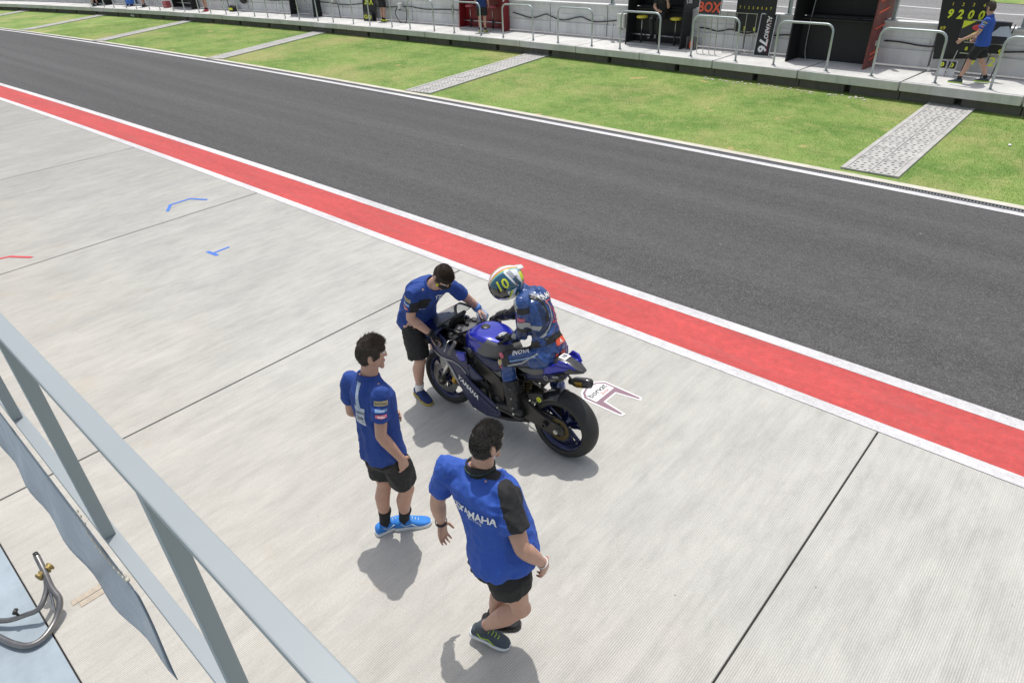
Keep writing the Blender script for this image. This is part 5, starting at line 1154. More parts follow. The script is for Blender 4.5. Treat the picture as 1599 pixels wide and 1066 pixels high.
    for i in range(nv):
        for q_ in range(nu): k = (q_+1) % nu; fs.append((i*nu+q_, (i+1)*nu+q_, (i+1)*nu+k, i*nu+k))
    fs.append(tuple(range(nu))); fs.append(tuple(nv*nu+q_ for q_ in range(nu-1, -1, -1)))
    g = G(); g.add(vs, fs); me = g.mesh('helmet')
    # 0 white 1 teal 2 yellow 3 red 4 lightblue 5 black 6 grey
    def hc(p):
        d = p-c; a, b, u = d.dot(hx)/.127, d.dot(hy)/.152, d.dot(hz)/.14; x = abs(a)
        if u < -.93: return 5
        if u > -.05:
            s_ = x/max(.25, math.sqrt(a*a+u*u))           # 0 on the crest, 1 at the ear
            if s_ < .13: return 0
            if s_ < .23: return 3
            if s_ < .30: return 2
            if s_ < .35: return 1
            if s_ < .40: return 4
            if b > -.30+.35*u: return 1
            if b > -.40+.35*u: return 0
            if b > -.62+.3*u: return 6 if (u > .5) else 1
            if b > -.70: return 0
            return 2 if .0 < u < .5 else (4 if u > .6 else 6)
        if b > .30: return 6 if u < -.62 else (0 if x > .45 else 5)
        t_ = b+.5*u
        if -.10 < t_ < .02: return 2
        if .02 < t_ < .07: return 1
        if t_ < -.78: return 5
        if -.62 < t_ < -.30: return 1
        return 6 if t_ < -.62 else 0
    paint_faces(me, hc)
    for nme, colr in (('h_white', (.70, .72, .74)), ('h_teal', (.012, .085, .14)), ('h_yellow', (.62, .68, .03)), ('h_red', (.55, .06, .06)), ('h_light', (.20, .52, .62)), ('h_black', (.012, .012, .013)), ('h_grey', (.30, .32, .34))): MAT[nme] = pm('helmet'+nme[1:], colr, .22, 0, .06, 9, coat=.7)
    hm_ = obj('helmet', me, ['h_white', 'h_teal', 'h_yellow', 'h_red', 'h_light', 'h_black', 'h_grey'], e, True, origin=O); bvm = BVHTree.FromPolygons([V(v) for v in vs], fs)
    rings = []
    for i in range(13):
        u = .30-.72*i/12; row = []
        for q_ in range(25):
            an_ = R(-74+148*q_/24); rr_ = math.sqrt(max(.02, 1-u*u)); row.append(hp_(math.sin(an_)*rr_, math.cos(an_)*rr_, u-.04*math.sin(an_)**2, 1.022))
        rings.append(row)
    g = G(); g.loft(rings, cap=False, closed=False); MAT['visor'] = pm('smoked_visor', (.012, .012, .014), .08, 0, .1, 5, coat=1.); obj('visor', g, 'visor', hm_, True, origin=O)
    g = G()
    for sg in (-1,):
        n = (hx*sg*.82+hz*.50+hy*.20).normalized(); ux = (hy*-1 if sg < 0 else hy); ux = (ux-n*ux.dot(n)).normalized(); uy = n.cross(ux)
        vs2, fs2 = text2d('10', .06); decal(bvm, [(x*.088*.95, y*.088) for x, y in vs2], fs2, c+n*.14+hy*.022, ux, uy, 1, g, .003, .012, .2); vs2, fs2 = text2d('10', .02); decal(bvm, [(x*.083*.97, y*.083) for x, y in vs2], fs2, c+n*.14+hy*.022, ux, uy, 0, g, .005, .012, .2)
        n2 = (hx*sg*.85+hz*.28-hy*.45).normalized(); ux2 = (hz*.9-hy*.5)*(1); ux2 = (ux2-n2*ux2.dot(n2)).normalized(); vs2, fs2 = text2d('ARAI', .02); decal(bvm, [(x*.030, y*.030) for x, y in vs2], fs2, c+n2*.14, ux2, n2.cross(ux2), 2, g, .004, .012, .2)
    obj('helmet_number', g, ['yel', 'h_teal', 'ink'], hm_, False, origin=O)
    g = G(); g.add([c+hy*-.115+hz*.088+hx*.045, c+hy*-.115+hz*.088-hx*.045, c+hy*-.172+hz*.075-hx*.028, c+hy*-.172+hz*.075+hx*.028], [(0, 1, 2, 3)]); obj('rear_spoiler', g, 'h_white', hm_, True, origin=O, solid=.008)
rider()
# ------------------------------------------------------------------ balcony railing over the camera's side, banner, paddock stand
rl = tag(empty('balcony_railing', (0, .2, 3.3)), 'grey painted steel balcony railing in the near left foreground', 'railing'); RO = V((0, .2, 3.3))
def rbox(name, x0, x1, y0, y1, z0, z1, bev=.006):
    g = G(); g.box(((x0+x1)/2, (y0+y1)/2, (z0+z1)/2), (x1-x0, y1-y0, z1-z0)); return obj(name, g, 'rail', rl, bev=bev, origin=RO)
rbox('top_rail', -4.2, 1.8, .187, .224, 3.281, 3.295, .003)
rbox('mid_rail', -4.2, 1.8, .192, .230, 2.585, 2.600, .002); rbox('mid_rail_web', -4.2, 1.8, .225, .230, 2.560, 2.5845, .001)
for x in (-3.39, -2.58, -1.77, -.985, -.2, .6): rbox('post', x-.015, x+.015, .190, .222, 2.6, 3.281, .003);
def banner():
    g = G(); n, m = 44, 12; vs = []; fs = []
    for i in range(n+1):
        u = i/n; x = -3.9+2.38*u
        bot = 2.23+.04*math.sin(u*5)+(.10*max(0, (u-.80)/.20)**1.2)
        for k in range(m+1):
            v = k/m; z = 2.575-(2.575-bot)*v; belly = math.sin(v*2.6)*(.022*math.sin(u*6)+.015)*(1-.7*u**6)
            y = .178-.012*v-.030*v*math.sin(u*3.1)+belly*.35+.006*math.sin(u*40+v*3)*v; vs.append((x+.06*v*max(0, (u-.8)/.2), y, z))
    for i in range(n):
        for k in range(m): a = i*(m+1)+k; fs.append((a, a+1, a+m+2, a+m+1))
    g.add(vs, fs); O = V((-2.7, .178, 2.575)); MAT['vinyl'] = pm('grey_vinyl', (.11, .135, .175), .22, 0, .12, 5, wrinkle=.06, wscale=2.5)
    b = obj('banner', g, 'vinyl', None, True, origin=O, solid=.002); b.location = O; tag(b, 'grey vinyl banner hanging below the railing, seen from its back', 'banner')
banner()
def bead_rope():
    g = G(); pts = crv([(-1.98, .182, 2.565), (-1.85, .176, 2.545), (-1.72, .176, 2.55), (-1.60, .18, 2.572)], 8); g.tube(pts, .0035, 6)
    for p in pts[::2]: g.ell(p, .008, .006, .006, None, 8, 6)
    O = V(pts[0]); g.xf(M.Translation(-O)); o = obj('tie_cord', g, 'kerb', None, True); o.location = O; tag(o, 'pale knotted cord tying the banner to the railing', 'cord')
bead_rope()
MAT['dchrome'] = pm('worn_steel_tube', (.26, .25, .24), .3, .9, .35, 16); MAT['brass'] = pm('dull_brass', (.26, .19, .06), .5, .4, .3, 14)
def paddock_stand():
    O = V((-4.6, -.1, 0)); e = tag(empty('paddock_stand', O), 'polished tubular paddock stand with brass bobbins on the garage floor edge', 'paddock stand')
    T = lambda pts: [V(p)+V((0, 0, .012)) for p in crv(pts, 5)]
    g = G(); g.tube(T([(-4.815, .055, .30), (-4.70, .045, .24), (-4.585, .03, .165), (-4.49, .03, .10), (-4.41, -.045, .04), (-4.345, -.15, .018), (-4.36, -.235, .018), (-4.46, -.30, .018), (-4.62, -.36, .018), (-4.85, -.45, .018)]), .021, 12); obj('main_tube', g, 'dchrome', e, True, origin=O)
    g = G(); g.tube(T([(-4.66, .035, .215), (-4.60, .0, .155), (-4.53, -.085, .105), (-4.58, -.17, .075), (-4.66, -.27, .05), (-4.80, -.38, .04)]), .018, 12); obj('cross_tube', g, 'dchrome', e, True, origin=O)
    g = G(); g.tube(T([(-4.60, .025, .18), (-4.545, .0, .10), (-4.50, -.02, .03)]), .012, 10); obj('brace', g, 'chrome', e, True, origin=O)
    g = G(); g.tube([(-4.61, -.20, .075), (-4.615, -.21, .14)], .009, 8); g.tube([(-4.60, -.215, .13), (-4.63, -.195, .13)], .014, 8); obj('lock_pin', g, 'dark', e, True, origin=O)
    for s in (-1, 1):
        g = G(); c = V((-4.70, .045, .235)); d = V((.35, -.9, -.1)).normalized()*s; g.lathe([(.0, .012), (.03, .014), (.034, .022), (.020, .032), (.034, .046), (.028, .054), (0, .054)], c, d, 18); obj('bobbin', g, 'brass', e, True, origin=O)
    g = G(); g.tube([(-4.83, .055, .32), (-4.80, .055, .31)], .018, 10); obj('end_cap', g, 'plast', e, True, origin=O)
paddock_stand()
# ------------------------------------------------------------------ things on the platform
def local(x, off, z=0.): return P3(x, off, ZP+z), PR(x)
def put(o, x, off, z=0., dr=0.):
    p, a = local(x, off, z); o.location = p; o.rotation_euler = (0, 0, a+dr); return o
def sheet(poly, y0, y1):
    """side panel: polygon in (depth, height), extruded in x"""
    g = G(); n = len(poly); vs = [(y0, d, z) for d, z in poly]+[(y1, d, z) for d, z in poly]
    return g.add(vs, [tuple(range(n-1, -1, -1)), tuple(range(n, 2*n))]+[(i, (i+1) % n, n+(i+1) % n, n+i) for i in range(n)])
def console(x0, x1, off, depth, H, mat, label, cat='pit console', base=True, bar=True, back=True, slope=.18, desk=True, sidemat=None):
    """three-sided wall console: origin at floor centre of its open front, depth towards the wall (+y)"""
    w_ = abs(x1-x0); e = put(tag(empty('pit_console'), label, cat, 'timing consoles on the platform'), (x0+x1)/2, off)
    D2 = depth+.42
    for s in (-1, 1):
        poly = [(0, 0), (depth, 0), (depth, 1.05), (D2, 1.05), (D2, H), (slope*.9, H), (slope*.55, H*.55), (slope*.25, .55)]
        obj('side_panel', sheet(poly, s*w_/2-.02, s*w_/2+.02), (sidemat if s > 0 and sidemat else mat), e, bev=.004)
    if back:
        g = G(); g.box((0, depth-.02, .52), (w_-.045, .03, 1.03)); obj('back_panel', g, mat, e); g = G(); g.box((0, D2-.02, (1.05+H)/2), (w_-.045, .03, H-1.07)); obj('upper_back', g, mat, e); g = G(); g.box((0, (depth+D2)/2, 1.065), (w_-.045, .40, .025)); obj('shelf', g, mat, e)
    g = G(); g.box((0, (slope*.9+D2)/2, H-.03), (w_-.045, D2-slope*.9-.05, .04)); obj('roof', g, mat, e)
    if desk: g = G(); g.box((0, depth-.12, 1.0), (w_-.045, .16, .03)); obj('desk', g, mat, e, bev=.004)
    if base: g = G(); g.box((0, depth*.45, .03), (w_-.05, depth*.86, .06)); obj('base_plate', g, 'galvp', e, bev=.005)
    if bar: g = G(); g.tube([(-w_/2+.02, depth*.62, .27), (w_/2-.02, depth*.62, .27)], .025, 8); obj('foot_bar', g, 'alu', e)
    return e
MAT['galvp'] = pm('checker_plate', (.38, .38, .38), .5, .2, .12, 8); MAT['ycush'] = pm('yellow_vinyl', (.62, .52, .05), .45); MAT['pinkc'] = pm('red_vinyl', (.42, .10, .11), .45); MAT['meshred'] = pm('red_print_panel', (.16, .035, .03), .5, 0, .75, 11)
def stool(x, off, z, cush, label):
    e = put(tag(empty('stool'), label, 'stool', 'stools in the consoles'), x, off, z)
    g = G(); g.lathe([(0, .70), (.15, .70), (.175, .715), (.178, .74), (.15, .765), (0, .772)], (0, 0, 0), (0, 0, 1), 22); obj('cushion', g, cush, e, True)
    g = G(); g.tube([(0, 0, .3), (0, 0, .70)], .016, 10); obj('upper_post', g, 'alu', e, True); g = G(); g.tube([(0, 0, .0), (0, 0, .32)], .03, 12); obj('lower_post', g, 'plast', e, True)
    return e
c1 = console(-7.52, -5.50, .60, .66, 2.35, 'blk', 'large empty black console left of the walking person in blue', base=False, bar=False, sidemat='meshred')
for nme, pts in (('cable', [(-.7, .6, 2.1), (-.72, .58, 1.6), (-.78, .58, .9), (-.76, .56, .1), (-.5, .5, .02), (.2, .5, .02), (.8, .45, .02)]),):
    g = G(); g.tube(crv(pts, 5), .009, 6); obj(nme, g, 'galv', c1, True)
g = G(); flat_text(g, 'IS', (1.031, .45, .55), (0, 1, 0), (0, 0, 1), .12, 1.2); obj('lettering', g, 'wht', c1)
for k, z in enumerate((.2, .32, .9, 1.25, 1.5)): g = G(); g.beam((1.032, .2, z), (1.032, .8, z+.06), .012, .03+.015*(k % 2), (0, 0, 1)); obj('red_stroke', g, 'orng', c1)
console(-12.87, -10.89, .74, .54, 2.35, 'blk', 'black console with three yellow stools and a seated person')
g = G(); flat_text(g, 'T-RS', (0, 0, 0), (0, 1, 0), (0, 0, 1), .09, 1.3); o = obj('lettering', g, 'wht', [x for x in bpy.data.objects if x.get('label') == 'black console with three yellow stools and a seated person'][0]); o.location = (1.012, .3, 1.25)
console(-20.60, -18.38, .86, .42, 2.2, 'redp', 'dark red console with two red stools')
g = G(); flat_text(g, 'J/', (0, 0, 0), (0, 1, 0), (0, 0, 1), .32, 1.1); o = obj('lettering', g, 'wht', [x for x in bpy.data.objects if x.get('label') == 'dark red console with two red stools'][0]); o.location = (1.133, .2, 1.15)
console(-31.75, -29.95, .80, .48, 2.2, 'blk', 'black console with open back, third console from the right end of the left half', back=False)['label'] = 'black open backed console left of the yellow and black pit board'
console(-42.5, -40.6, .80, .48, 2.2, 'blk', 'black console at the far left beside the person in red shoes')
console(-51.6, -49.9, .80, .48, 2.2, 'blk', 'farthest black console in the top left corner')
for x, t in ((-12.42, 'yellow stool left in the black console'), (-11.82, 'yellow stool under the seated person'), (-11.22, 'yellow stool right in the black console')): stool(x, .96, .06, 'ycush', t)
for x, t in ((-20.15, 'red topped stool left of the person at the red console'), (-19.0, 'red topped stool right of the person at the red console')): stool(x, 1.06, .06, 'pinkc', t)
def stand_pose(x, y, z, rz, stride=0., arms=(.08, .08), fold_=0., lean=0.):
    """upright figure facing -y turned by rz; returns world joints"""
    L = dict(pelvis=(0, 0, .93), neck=(0, -.02-lean, 1.45), head=(0, -.05-lean*1.3, 1.63), shL=(.19, -.02-lean, 1.39), shR=(-.19, -.02-lean, 1.39), elL=(.24, .02-lean-arms[0], 1.11), elR=(-.24, .02-lean-arms[1], 1.11), wrL=(.22, -.06-lean-arms[0]*2-fold_*.15, .88+fold_*.25), wrR=(-.22, -.06-lean-arms[1]*2-fold_*.15, .88+fold_*.25), haL=(.20, -.10-lean-arms[0]*2.2-fold_*.2, .79+fold_*.3), haR=(-.20, -.10-lean-arms[1]*2.2-fold_*.2, .79+fold_*.3), hipL=(.095, 0, .91), hipR=(-.095, 0, .91), knL=(.10, -.03-stride*.25, .50), knR=(-.10, -.03+stride*.2, .50), anL=(.11, -stride*.5, .09), anR=(-.11, stride*.5, .09+.03*(stride > .2)))
    r = M.Rotation(rz, 3, 'Z'); return {k: r @ V(v)+V((x, y, z)) for k, v in L.items()}, r @ V((0, -1, 0))
def far_person(label, x, off, rz, shirt, sole, shoecol, stride=0., arms=(.08, .08), fold_=0., hairm='hair', headF=None, pz=0., vox=.012, sc=1.):
    p, a = local(x, off); J, F = stand_pose(p.x, p.y, ZP+pz, a+rz, stride, arms, fold_); J = {k: V((p.x, p.y, ZP))+(v-V((p.x, p.y, ZP)))*(sc if k[:2] != 'an' else 1) for k, v in J.items()}
    O = V((p.x, p.y, ZP)); e = tag(empty('person', O), label, 'person', 'people on the platform')
    B = Body(J, .97 if sc < 1 else 1., headF=headF or F); obj('body', B.build(vox, curl=(.6, .6)), 'skin2', e, True, origin=O); B.hair(e, O, hairm, 1200, .03, .03, int(abs(x)), .6); B.face(e, O, hairm)
    me = B.shirt(-.17, .62, .004, voxel=vox, wr=.008, seed=x); bv = bvh_of(me); sh = obj('polo_shirt', me, shirt, e, True, origin=O); collar(sh, O, B, shirt)
    obj('shorts', B.shorts(.86, .006, voxel=vox, seed=x+1), 'shorts', e, True, origin=O)
    for k in 'LR': sock(e, O, B, k, .16, 'sockk'); shoe(e, O, B.J['an'+k], F, shoecol, sole)
    return e, B, bv, sh, O
e, B, bv, sh, O = far_person('person in blue polo and black shorts walking left along the platform', -3.06, .42, R(-86), 'blueC', 'lime', 'sgrey', .46, (.14, .04), .35, headF=(-.8, .55, -.1), sc=.93); sleeve_patches(B, bv, sh, O, 'L', 0., 1.)
far_person('person in dark blue shirt leaning at the dark red console, hand on a hoop', -19.05, .55, R(205), 'navy', 'lime', 'cream', .05, (.05, .05))
far_person('person in black shorts and yellow shoes beside the yellow pit board', -25.35, 1.05, R(180), 'blkfab', 'plast', 'yel', .08)
far_person('person with red shoes standing next to the far black console', -38.85, .62, R(20), 'yel', 'redpr', 'redpr', .15)
far_person('person in dark clothes at the platform edge by the blue bin', -45.6, .85, R(150), 'blkfab', 'plast', 'plast', .1)
far_person('farthest person, only dark legs showing at the top edge', -50.2, .35, R(120), 'blkfab', 'plast', 'plast', .15)
# seated person inside the black console
def seated():
    p, a = local(-11.72, 1.0); r = M.Rotation(a, 3, 'Z'); T = lambda x, y, z: r @ V((x, y, 0))+V((p.x, p.y, ZP+z))
    J = dict(pelvis=T(0, .02, .93), neck=T(.03, -.04, 1.42), head=T(.03, -.08, 1.60), shL=T(.21, -.03, 1.36), shR=T(-.17, -.05, 1.36), elL=T(.27, -.14, 1.10), elR=T(-.22, -.14, 1.10), wrL=T(.30, -.24, 1.28), wrR=T(.0, -.28, 1.0), haL=T(.28, -.26, 1.37), haR=T(.09, -.30, .99), hipL=T(.09, 0, .92), hipR=T(-.09, 0, .92), knL=T(.14, -.40, .80), knR=T(-.12, -.40, .78), anL=T(.12, -.36, .38), anR=T(-.10, -.36, .36))
    O = V((p.x, p.y, ZP)); e = tag(empty('person', O), 'person in dark team clothes seated on the middle yellow stool', 'person', 'people on the platform'); B = Body(J, 1.0, headF=r @ V((.2, -1, -.1)))
    obj('body', B.build(.012), 'skin2', e, True, origin=O); B.hair(e, O, 'hairk', 900, .03, .03, 4); B.face(e, O, 'hairk'); obj('jacket', B.shirt(-.1, .7, .004, voxel=.012, seed=5), 'blkfab', e, True, origin=O)
    c = J['pelvis'].lerp(J['neck'], .6)
    g = G(); me = B.shorts(.95, .004, voxel=.012); obj('trousers', me, 'shorts', e, True, origin=O)
    for k in 'LR':
        g = G(); g.capsule([B.J['kn'+k], B.J['kn'+k].lerp(B.J['an'+k], .5), B.J['an'+k]], [.07, .068, .06], 12); obj('trouser_leg', g, 'shorts', e, True, origin=O); shoe(e, O, B.J['an'+k], r @ V((0, -1, 0)), 'plast', 'plast')
seated()
# electrical boxes, cables along the wall
def wall_box(x, z, w_, h, label, mat='wht'):
    e = put(empty('electrical_box'), x, 1.20, z); tag(e, label, 'electrical box', 'boxes on the pit wall'); g = G(); g.box((0, 0, 0), (w_, .15, h)); obj('case', g, mat, e, bev=.01)
    g = G(); g.box((0, -.082, 0), (w_*.86, .012, h*.9)); obj('cover', g, mat, e, bev=.004); g = G(); g.lathe([(0, 0), (.05, 0), (.055, .06), (0, .08)], (0, -.03, -h/2-.04), (0, 0, 1), 12); obj('socket', g, 'plast', e, True)
MAT['bwhite'] = pm('off_white_enamel', (.60, .60, .57), .45)
wall_box(-13.35, .60, .30, .42, 'off-white electrical box on the wall left of the yellow stools', 'bwhite')
wall_box(-24.35, .62, .16, .22, 'small grey socket box on the wall right of the yellow shoes person', 'bwhite'); wall_box(-28.85, .70, .15, .16, 'small socket box on the wall right of the open backed console', 'bwhite'); wall_box(-33.3, .72, .15, .16, 'small socket box on the wall left of the open backed console', 'bwhite')
def wall_cable(name, label, xs, z, sag, r=.018, off=1.30):
    pts = []
    for i in range(41):
        t = i/40; x = xs[0]+(xs[1]-xs[0])*t; p = P3(x, off, ZP+z-sag*abs(math.sin(t*math.pi*3))+.02*math.sin(t*23)); pts.append(p)
    O = pts[0].copy(); g = G(); g.tube(pts, r, 7); g.xf(M.Translation(-O)); o = obj(name, g, 'plast', None, True); o.location = O; tag(o, label, 'cable', 'cables on the pit wall')
wall_cable('wall_cable', 'black cable sagging along the wall between red console and white box', (-18.2, -13.5), .62, .12); wall_cable('wall_cable', 'black cable on the wall behind the yellow pit board', (-30.0, -20.7), .60, .05); wall_cable('wall_cable', 'black cable on the wall behind the walking person', (-5.4, -.5), .58, .03); wall_cable('wall_cable', 'black cable on the wall left of the open backed console', (-40.5, -31.8), .62, .05); wall_cable('wall_cable', 'black cable on the wall behind the BOX board', (-10.6, -7.6), .55, .04)
# drooping hoses
def hose(label, x, pts):
    p, a = local(x, 1.15); e = obj('hose', G().tube(crv(pts, 6), .018, 8), 'plast', None, True); e.location = p; e.rotation_euler = (0, 0, a); tag(e, label, 'hose', 'hoses on the pit wall')
hose('black hose loop drooping below the socket box right of the yellow shoes', -24.2, [(-.3, .05, .6), (-.4, -.05, .35), (-.1, -.1, .05), (.25, -.1, .02), (.28, 0, .4), (.15, .05, .62)]); hose('dark hose hanging on the wall right of the open backed console', -28.5, [(-.2, .05, .7), (.05, -.02, .5), (.15, -.08, .1), (.2, -.1, .0)]); hose('black hose arch on the wall by the red shoes person', -37.6, [(-.6, .05, .45), (-.2, .0, .62), (.1, -.03, .5), (.2, -.1, .02)])
# boards
def board(name, label, cat, x, off, z, w_, h, tilt, dr=0., mat='blk', lines=(), frame=None, legs=False):
    e = put(tag(empty(name), label, cat), x, off, z, dr); rt = M.Rotation(tilt, 3, 'X')
    g = G(); g.box((0, 0, 0), (w_, .03, h), rt); g.xf(M.Translation(rt @ V((0, 0, h/2)))); obj('panel', g, mat, e, bev=.004)
    up = rt @ V((0, 0, 1)); n = rt @ V((0, -1, 0))
    if frame:
        for s in (-1, 1): g = G(); g.beam(V((s*(w_/2+.01), 0, 0))+n*.01, V((s*(w_/2+.01), 0, 0))+up*h+n*.01, .025, .03, n); obj('frame_bar', g, frame, e)
        for q in (0, 1): g = G(); g.beam(V((-w_/2, 0, 0))+up*h*q+n*.01, V((w_/2, 0, 0))+up*h*q+n*.01, .03, .025, up); obj('frame_bar', g, frame, e)
    for (s, u, v, hh, wd, mt) in lines:
        g = G(); flat_text(g, s, V((u*w_, 0, 0))+up*v*h+n*.0165, (1, 0, 0), up, hh, wd, 0, .03, .004); obj('lettering', g, mt, e)
    return e
board('pit_board', 'yellow and black pit board standing against the wall under 870 digits', 'pit board', -26.25, 1.05, 0, .80, 1.35, R(-6), 0, 'blk', [('870', 0, .88, .26, 1.0, 'yel'), ('31X', 0, .56, .28, .9, 'yel')], 'blk2')
board('board_box', 'small black box with yellow print below the yellow pit board', 'box', -26.2, .92, 0, .58, .34, 0, 0, 'blk2', [('GO', 0, .5, .16, 1.6, 'yel')])
board('sign_76', 'black number 76 sign lying on edge against the wall', 'sign', -8.42, 1.0, 0, .42, 1.05, R(-10), R(4), 'blk', [], 'alu')
_s = [x for x in bpy.data.objects if x.name.startswith('sign_76')][0]; _s.name = 'number_sign'; rt = M.Rotation(R(-10), 3, 'X'); up = rt @ V((0, 0, 1)); n = rt @ V((0, -1, 0))
g = G(); flat_text(g, '76', up*.26+n*.02, -up, (1, 0, 0), .26, 1.1, 0, .04); obj('lettering', g, 'wht', _s); g = G(); flat_text(g, 'ALVARO', up*.72+n*.02+V((.04, 0, 0)), -up, (1, 0, 0), .13, .85, 0, .03); obj('lettering', g, 'wht', _s); g = G(); g.beam(up*.08+n*.022+V((.14, 0, 0)), up*.98+n*.022+V((.05, 0, 0)), .004, .02, n); obj('red_line', g, 'redpr', _s)
b_ = board('pit_board', 'pit board with orange BOX letters under a blue strip, on thin legs', 'pit board', -9.95, .62, 1.0, .66, .72, R(-8), 0, 'blk2', [('BOX', 0, .27, .27, .95, 'orng'), ('10', .30, .80, .26, .9, 'wht'), ('p on', -.12, .78, .12, 1.2, 'wht')], 'alu')
g = G(); g.box((0, -.02, .55), (.60, .006, .28)); g.xf(M.Rotation(R(-8), 4, 'X')); obj('blue_strip', g, 'tblue', b_)
for s in (-.33, -.1, .12, .33): g = G(); g.beam((s*.9, .02, -1.0), (s*.9, -.0, .02), .018, .018); obj('leg', g, 'alu', b_)
g = G(); g.beam((-.3, .0, -.55), (.3, .0, -.55), .014, .014); obj('leg_bar', g, 'alu', b_)
f_ = put(tag(empty('wire_frame'), 'thin grey wire stand between the BOX board and the number sign', 'stand'), -9.15, .95)
for x in (-.45, -.15, .15, .45): g = G(); g.beam((x, 0, 0), (x, .06, 1.05), .014, .014); obj('upright', g, 'alu', f_)
for z in (.01, 1.04): g = G(); g.beam((-.46, .06*z, z), (.46, .06*z, z), .014, .014); obj('cross_bar', g, 'alu', f_)
tb = put(tag(empty('number_rack'), 'black number rack hanging on the wall with yellow digit tabs', 'number rack'), -8.85, 1.18, .55)
g = G(); g.box((0, 0, .62), (1.15, .06, 1.2)); obj('panel', g, 'blk', tb, bev=.006)
for i, s in enumerate('71234567'): g = G(); flat_text(g, s, (-.46+.13*i, -.032, .62), (1, 0, 0), (0, 0, 1), .07, 1.); obj('digit', g, 'ycush', tb)
for i, s in enumerate('58'): g = G(); flat_text(g, s, (-.25+.3*i, -.032, .09), (1, 0, 0), (0, 0, 1), .10, 1.2); obj('digit', g, 'yel', tb)
# pit board trolley at the right
pt = put(tag(empty('pit_board_trolley'), 'big black pit board rack with yellow digits behind the walking person', 'pit board'), -3.35, 1.12)
g = G(); g.box((-.42, .0, 1.02), (.95, .05, 1.35), M.Rotation(R(-6), 3, 'Y')); obj('tall_panel', g, 'blk', pt, bev=.006)
for i, s in enumerate('9200'): g = G(); flat_text(g, s, (-.70+.21*i, -.03, 1.28), (1, 0, 0), (.12, 0, 1), .20, .9, 0, .04); obj('digit', g, 'yel', pt)
for i, s in enumerate('1234'): g = G(); flat_text(g, s, (-.70+.21*i, -.03, 1.48), (1, 0, 0), (.1, 0, 1), .07, 1., 0, .02); obj('digit', g, 'ycush', pt)
g = G(); flat_text(g, '69', (-.78, -.03, .98), (1, 0, 0), (0, 0, 1), .08, 1.1); obj('digit', g, 'ycush', pt)
g = G(); g.box((.12, -.2, .98), (.95, .03, .45), M.Rotation(R(-8), 3, 'X')); obj('front_board', g, 'blk2', pt, bev=.004)
g = G(); g.add([(-.33, -.222, 1.18), (-.08, -.222, 1.18), (-.33, -.222, 1.02)], [(0, 2, 1)]); obj('yellow_corner', g, 'yel', pt)
g = G(); g.ell((.05, -.225, 1.05), .18, .01, .07); obj('red_shape', g, 'redpr', pt, True); g = G(); g.ell((.03, -.23, .97), .17, .01, .035, M.Rotation(R(-25), 3, 'Y')); obj('yellow_shape', g, 'yel', pt, True)
g = G(); g.add([(.12, -.225, .78), (.62, -.225, .78), (.66, -.225, .95), (.56, -.225, 1.12), (.40, -.225, 1.10)], [(0, 1, 2, 3, 4)]); obj('white_panel', g, 'patch', pt)
g = G(); g.box((.15, -.22, .66), (.9, .025, .20)); obj('number_row', g, 'blk', pt)
for i, (s, x, z, h) in enumerate((('11', -.12, .80, .07), ('8', -.12, .62, .08), ('9', .55, .60, .12))): g = G(); flat_text(g, s, (x, -.238, z), (1, 0, 0), (0, 0, 1), h, 1.1); obj('digit', g, 'yel', pt)
for s, x in (('4', .07, ), ('.', .24), ('2', .46)): g = G(); flat_text(g, s, (x, -.26, .40 if s != '.' else .34), (1, 0, 0), (.1, 0, 1), .19 if s != '.' else .04, 1.); obj('digit', g, 'yel', pt); 
for a, b in (((-.38, -.28, 0), (-.18, -.16, 1.2)), ((-.10, -.26, 0), (.0, -.16, 1.1)), ((.52, -.28, 0), (.66, -.16, 1.15)), ((.30, -.1, 0), (.36, -.1, .7))): g = G(); g.beam(a, b, .018, .018); obj('leg', g, 'alu' if a[0] < -.3 else 'plast', pt)
for z in (.52, .75, 1.2): g = G(); g.beam((-.28+.1*z, -.23, z), (.5+.1*z, -.23, z), .016, .02); obj('cross_bar', g, 'alu', pt)
for i, x in enumerate((-3.86, -3.66)):
    z_ = board('number_tile', ('left' if i == 0 else 'right')+' of two small white tiles with a yellow zero at the rack foot', 'sign', x, .92, 0, .17, .34, R(-8), 0, 'wht', []); g = G(); g.box((0, -.035, .25), (.15, .012, .15), M.Rotation(R(-8), 3, 'X')); obj('black_square', g, 'blk', z_); g = G(); flat_text(g, '0', (0, -.045, .25), (1, 0, 0), (0, .14, 1), .10, 1.2, 0, .05); obj('digit', g, 'yel', z_)
# fire extinguisher box, bag, bin
fx = put(tag(empty('extinguisher_box'), 'grey box with an orange fire extinguisher right of the yellow stools', 'fire extinguisher'), -10.62, .95)
g = G(); g.box((0, .06, .17), (.26, .02, .34)); g.box((-.13, 0, .17), (.02, .14, .34)); g.box((.13, 0, .17), (.02, .14, .34)); g.box((0, 0, .01), (.28, .14, .02)); obj('box', g, 'bgrey', fx)
g = G(); g.lathe([(0, .03), (.055, .03), (.06, .05), (.06, .19), (.045, .22), (.015, .24), (.015, .27), (0, .27)], (0, -.01, 0), (0, 0, 1), 14); obj('cylinder', g, 'orng', fx, True)
bg_ = put(tag(empty('bag'), 'black bag with yellow print on the platform left of the open backed console', 'bag'), -36.9, 1.0); g = G(); g.loft([sring(V((0, 0, z)), V((1, 0, 0)), V((0, 1, 0)), a, b, 16, 3) for z, a, b in ((0, .26, .16), (.12, .27, .17), (.26, .22, .13), (.30, .15, .08))]); obj('shell', g, 'blk', bg_, True); g = G(); g.box((0, -.172, .13), (.34, .01, .10)); obj('print', g, 'yel', bg_)
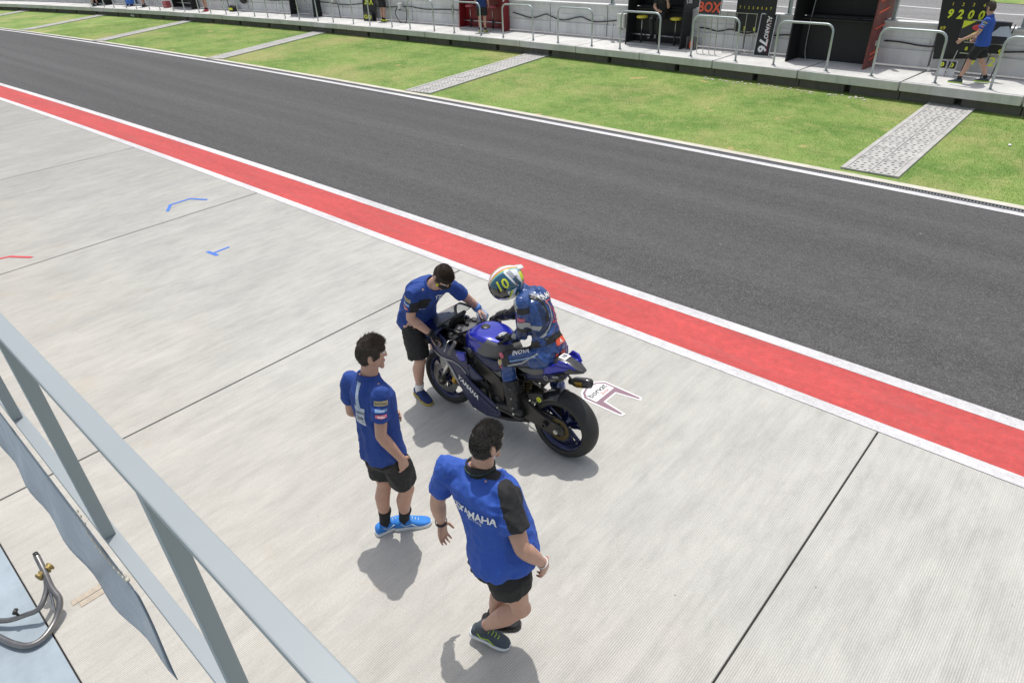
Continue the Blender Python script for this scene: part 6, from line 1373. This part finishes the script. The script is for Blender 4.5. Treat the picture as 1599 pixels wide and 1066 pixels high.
b2 = put(tag(empty('helmet_bag'), 'black and yellow bag hung on the wall by the cable arch', 'bag'), -36.2, 1.22, .42); g = G(); g.ell((0, 0, .15), .3, .1, .22); obj('shell', g, 'blk', b2, True); g = G(); g.box((-.02, -.095, .2), (.3, .03, .10)); obj('print', g, 'yel', b2, bev=.01)
bn = put(tag(empty('blue_bin'), 'blue wheeled bin on the platform at the far left', 'bin'), -47.3, 1.0); g = G(); g.loft([sring(V((0, 0, z)), V((1, 0, 0)), V((0, 1, 0)), a, b, 16, 5) for z, a, b in ((.1, .30, .22), (.9, .36, .28), (.98, .37, .29))]); obj('body', g, 'tblue', bn, bev=.01)
for s in (-1, 1): g = G(); g.lathe([(0, -.03), (.09, -.03), (.09, .03), (0, .03)], (s*.25, -.1, .09), (1, 0, 0), 14); obj('wheel', g, 'plast', bn)
ch = put(tag(empty('red_crate'), 'small red crate beside the far left black console', 'crate'), -43.3, .95); g = G(); g.box((0, 0, .17), (.34, .3, .04)); g.box((0, -.14, .17), (.34, .02, .34)); g.box((0, .14, .17), (.34, .02, .34)); g.box((-.16, 0, .17), (.02, .27, .34)); g.box((.16, 0, .17), (.02, .27, .34)); obj('shell', g, 'pinkc', ch, bev=.006)
# debris fence posts on the wall
for i, (x, lab) in enumerate(((-5.35, 'grey fence post on the wall right of the large black console'), (-2.62, 'grey fence post on the wall right of the walking person'), (-.35, 'grey fence post at the right edge of the picture'), (-13.9, 'grey fence post on the wall above the white electrical box'), (-8.0, 'grey fence post left of the large black console'))):
    e = put(tag(empty('fence_post'), lab, 'fence post', 'fence posts on the pit wall'), x, 1.42, 1.03)
    w_ = .13 if i == 1 else .07
    g = G(); g.box((0, 0, .9), (w_, .012, 1.8)); obj('web', g, 'galv', e); 
    for s in (-1, 1): g = G(); g.box((s*w_/2, 0, .9), (.012, .09, 1.8)); obj('flange', g, 'galv', e)
    g = G(); g.box((0, -.02, .01), (w_+.1, .16, .02)); obj('foot_plate', g, 'galv', e)
lp = put(tag(empty('leaning_poles'), 'bundle of dark poles leaning on the wall at the right edge', 'poles'), -1.95, 1.0)
for i, dx in enumerate((0, .05)): g = G(); g.tube([(dx, 0, 0), (.35+dx, .28, 1.9)], .022, 8); obj('pole', g, 'plast', lp, True)
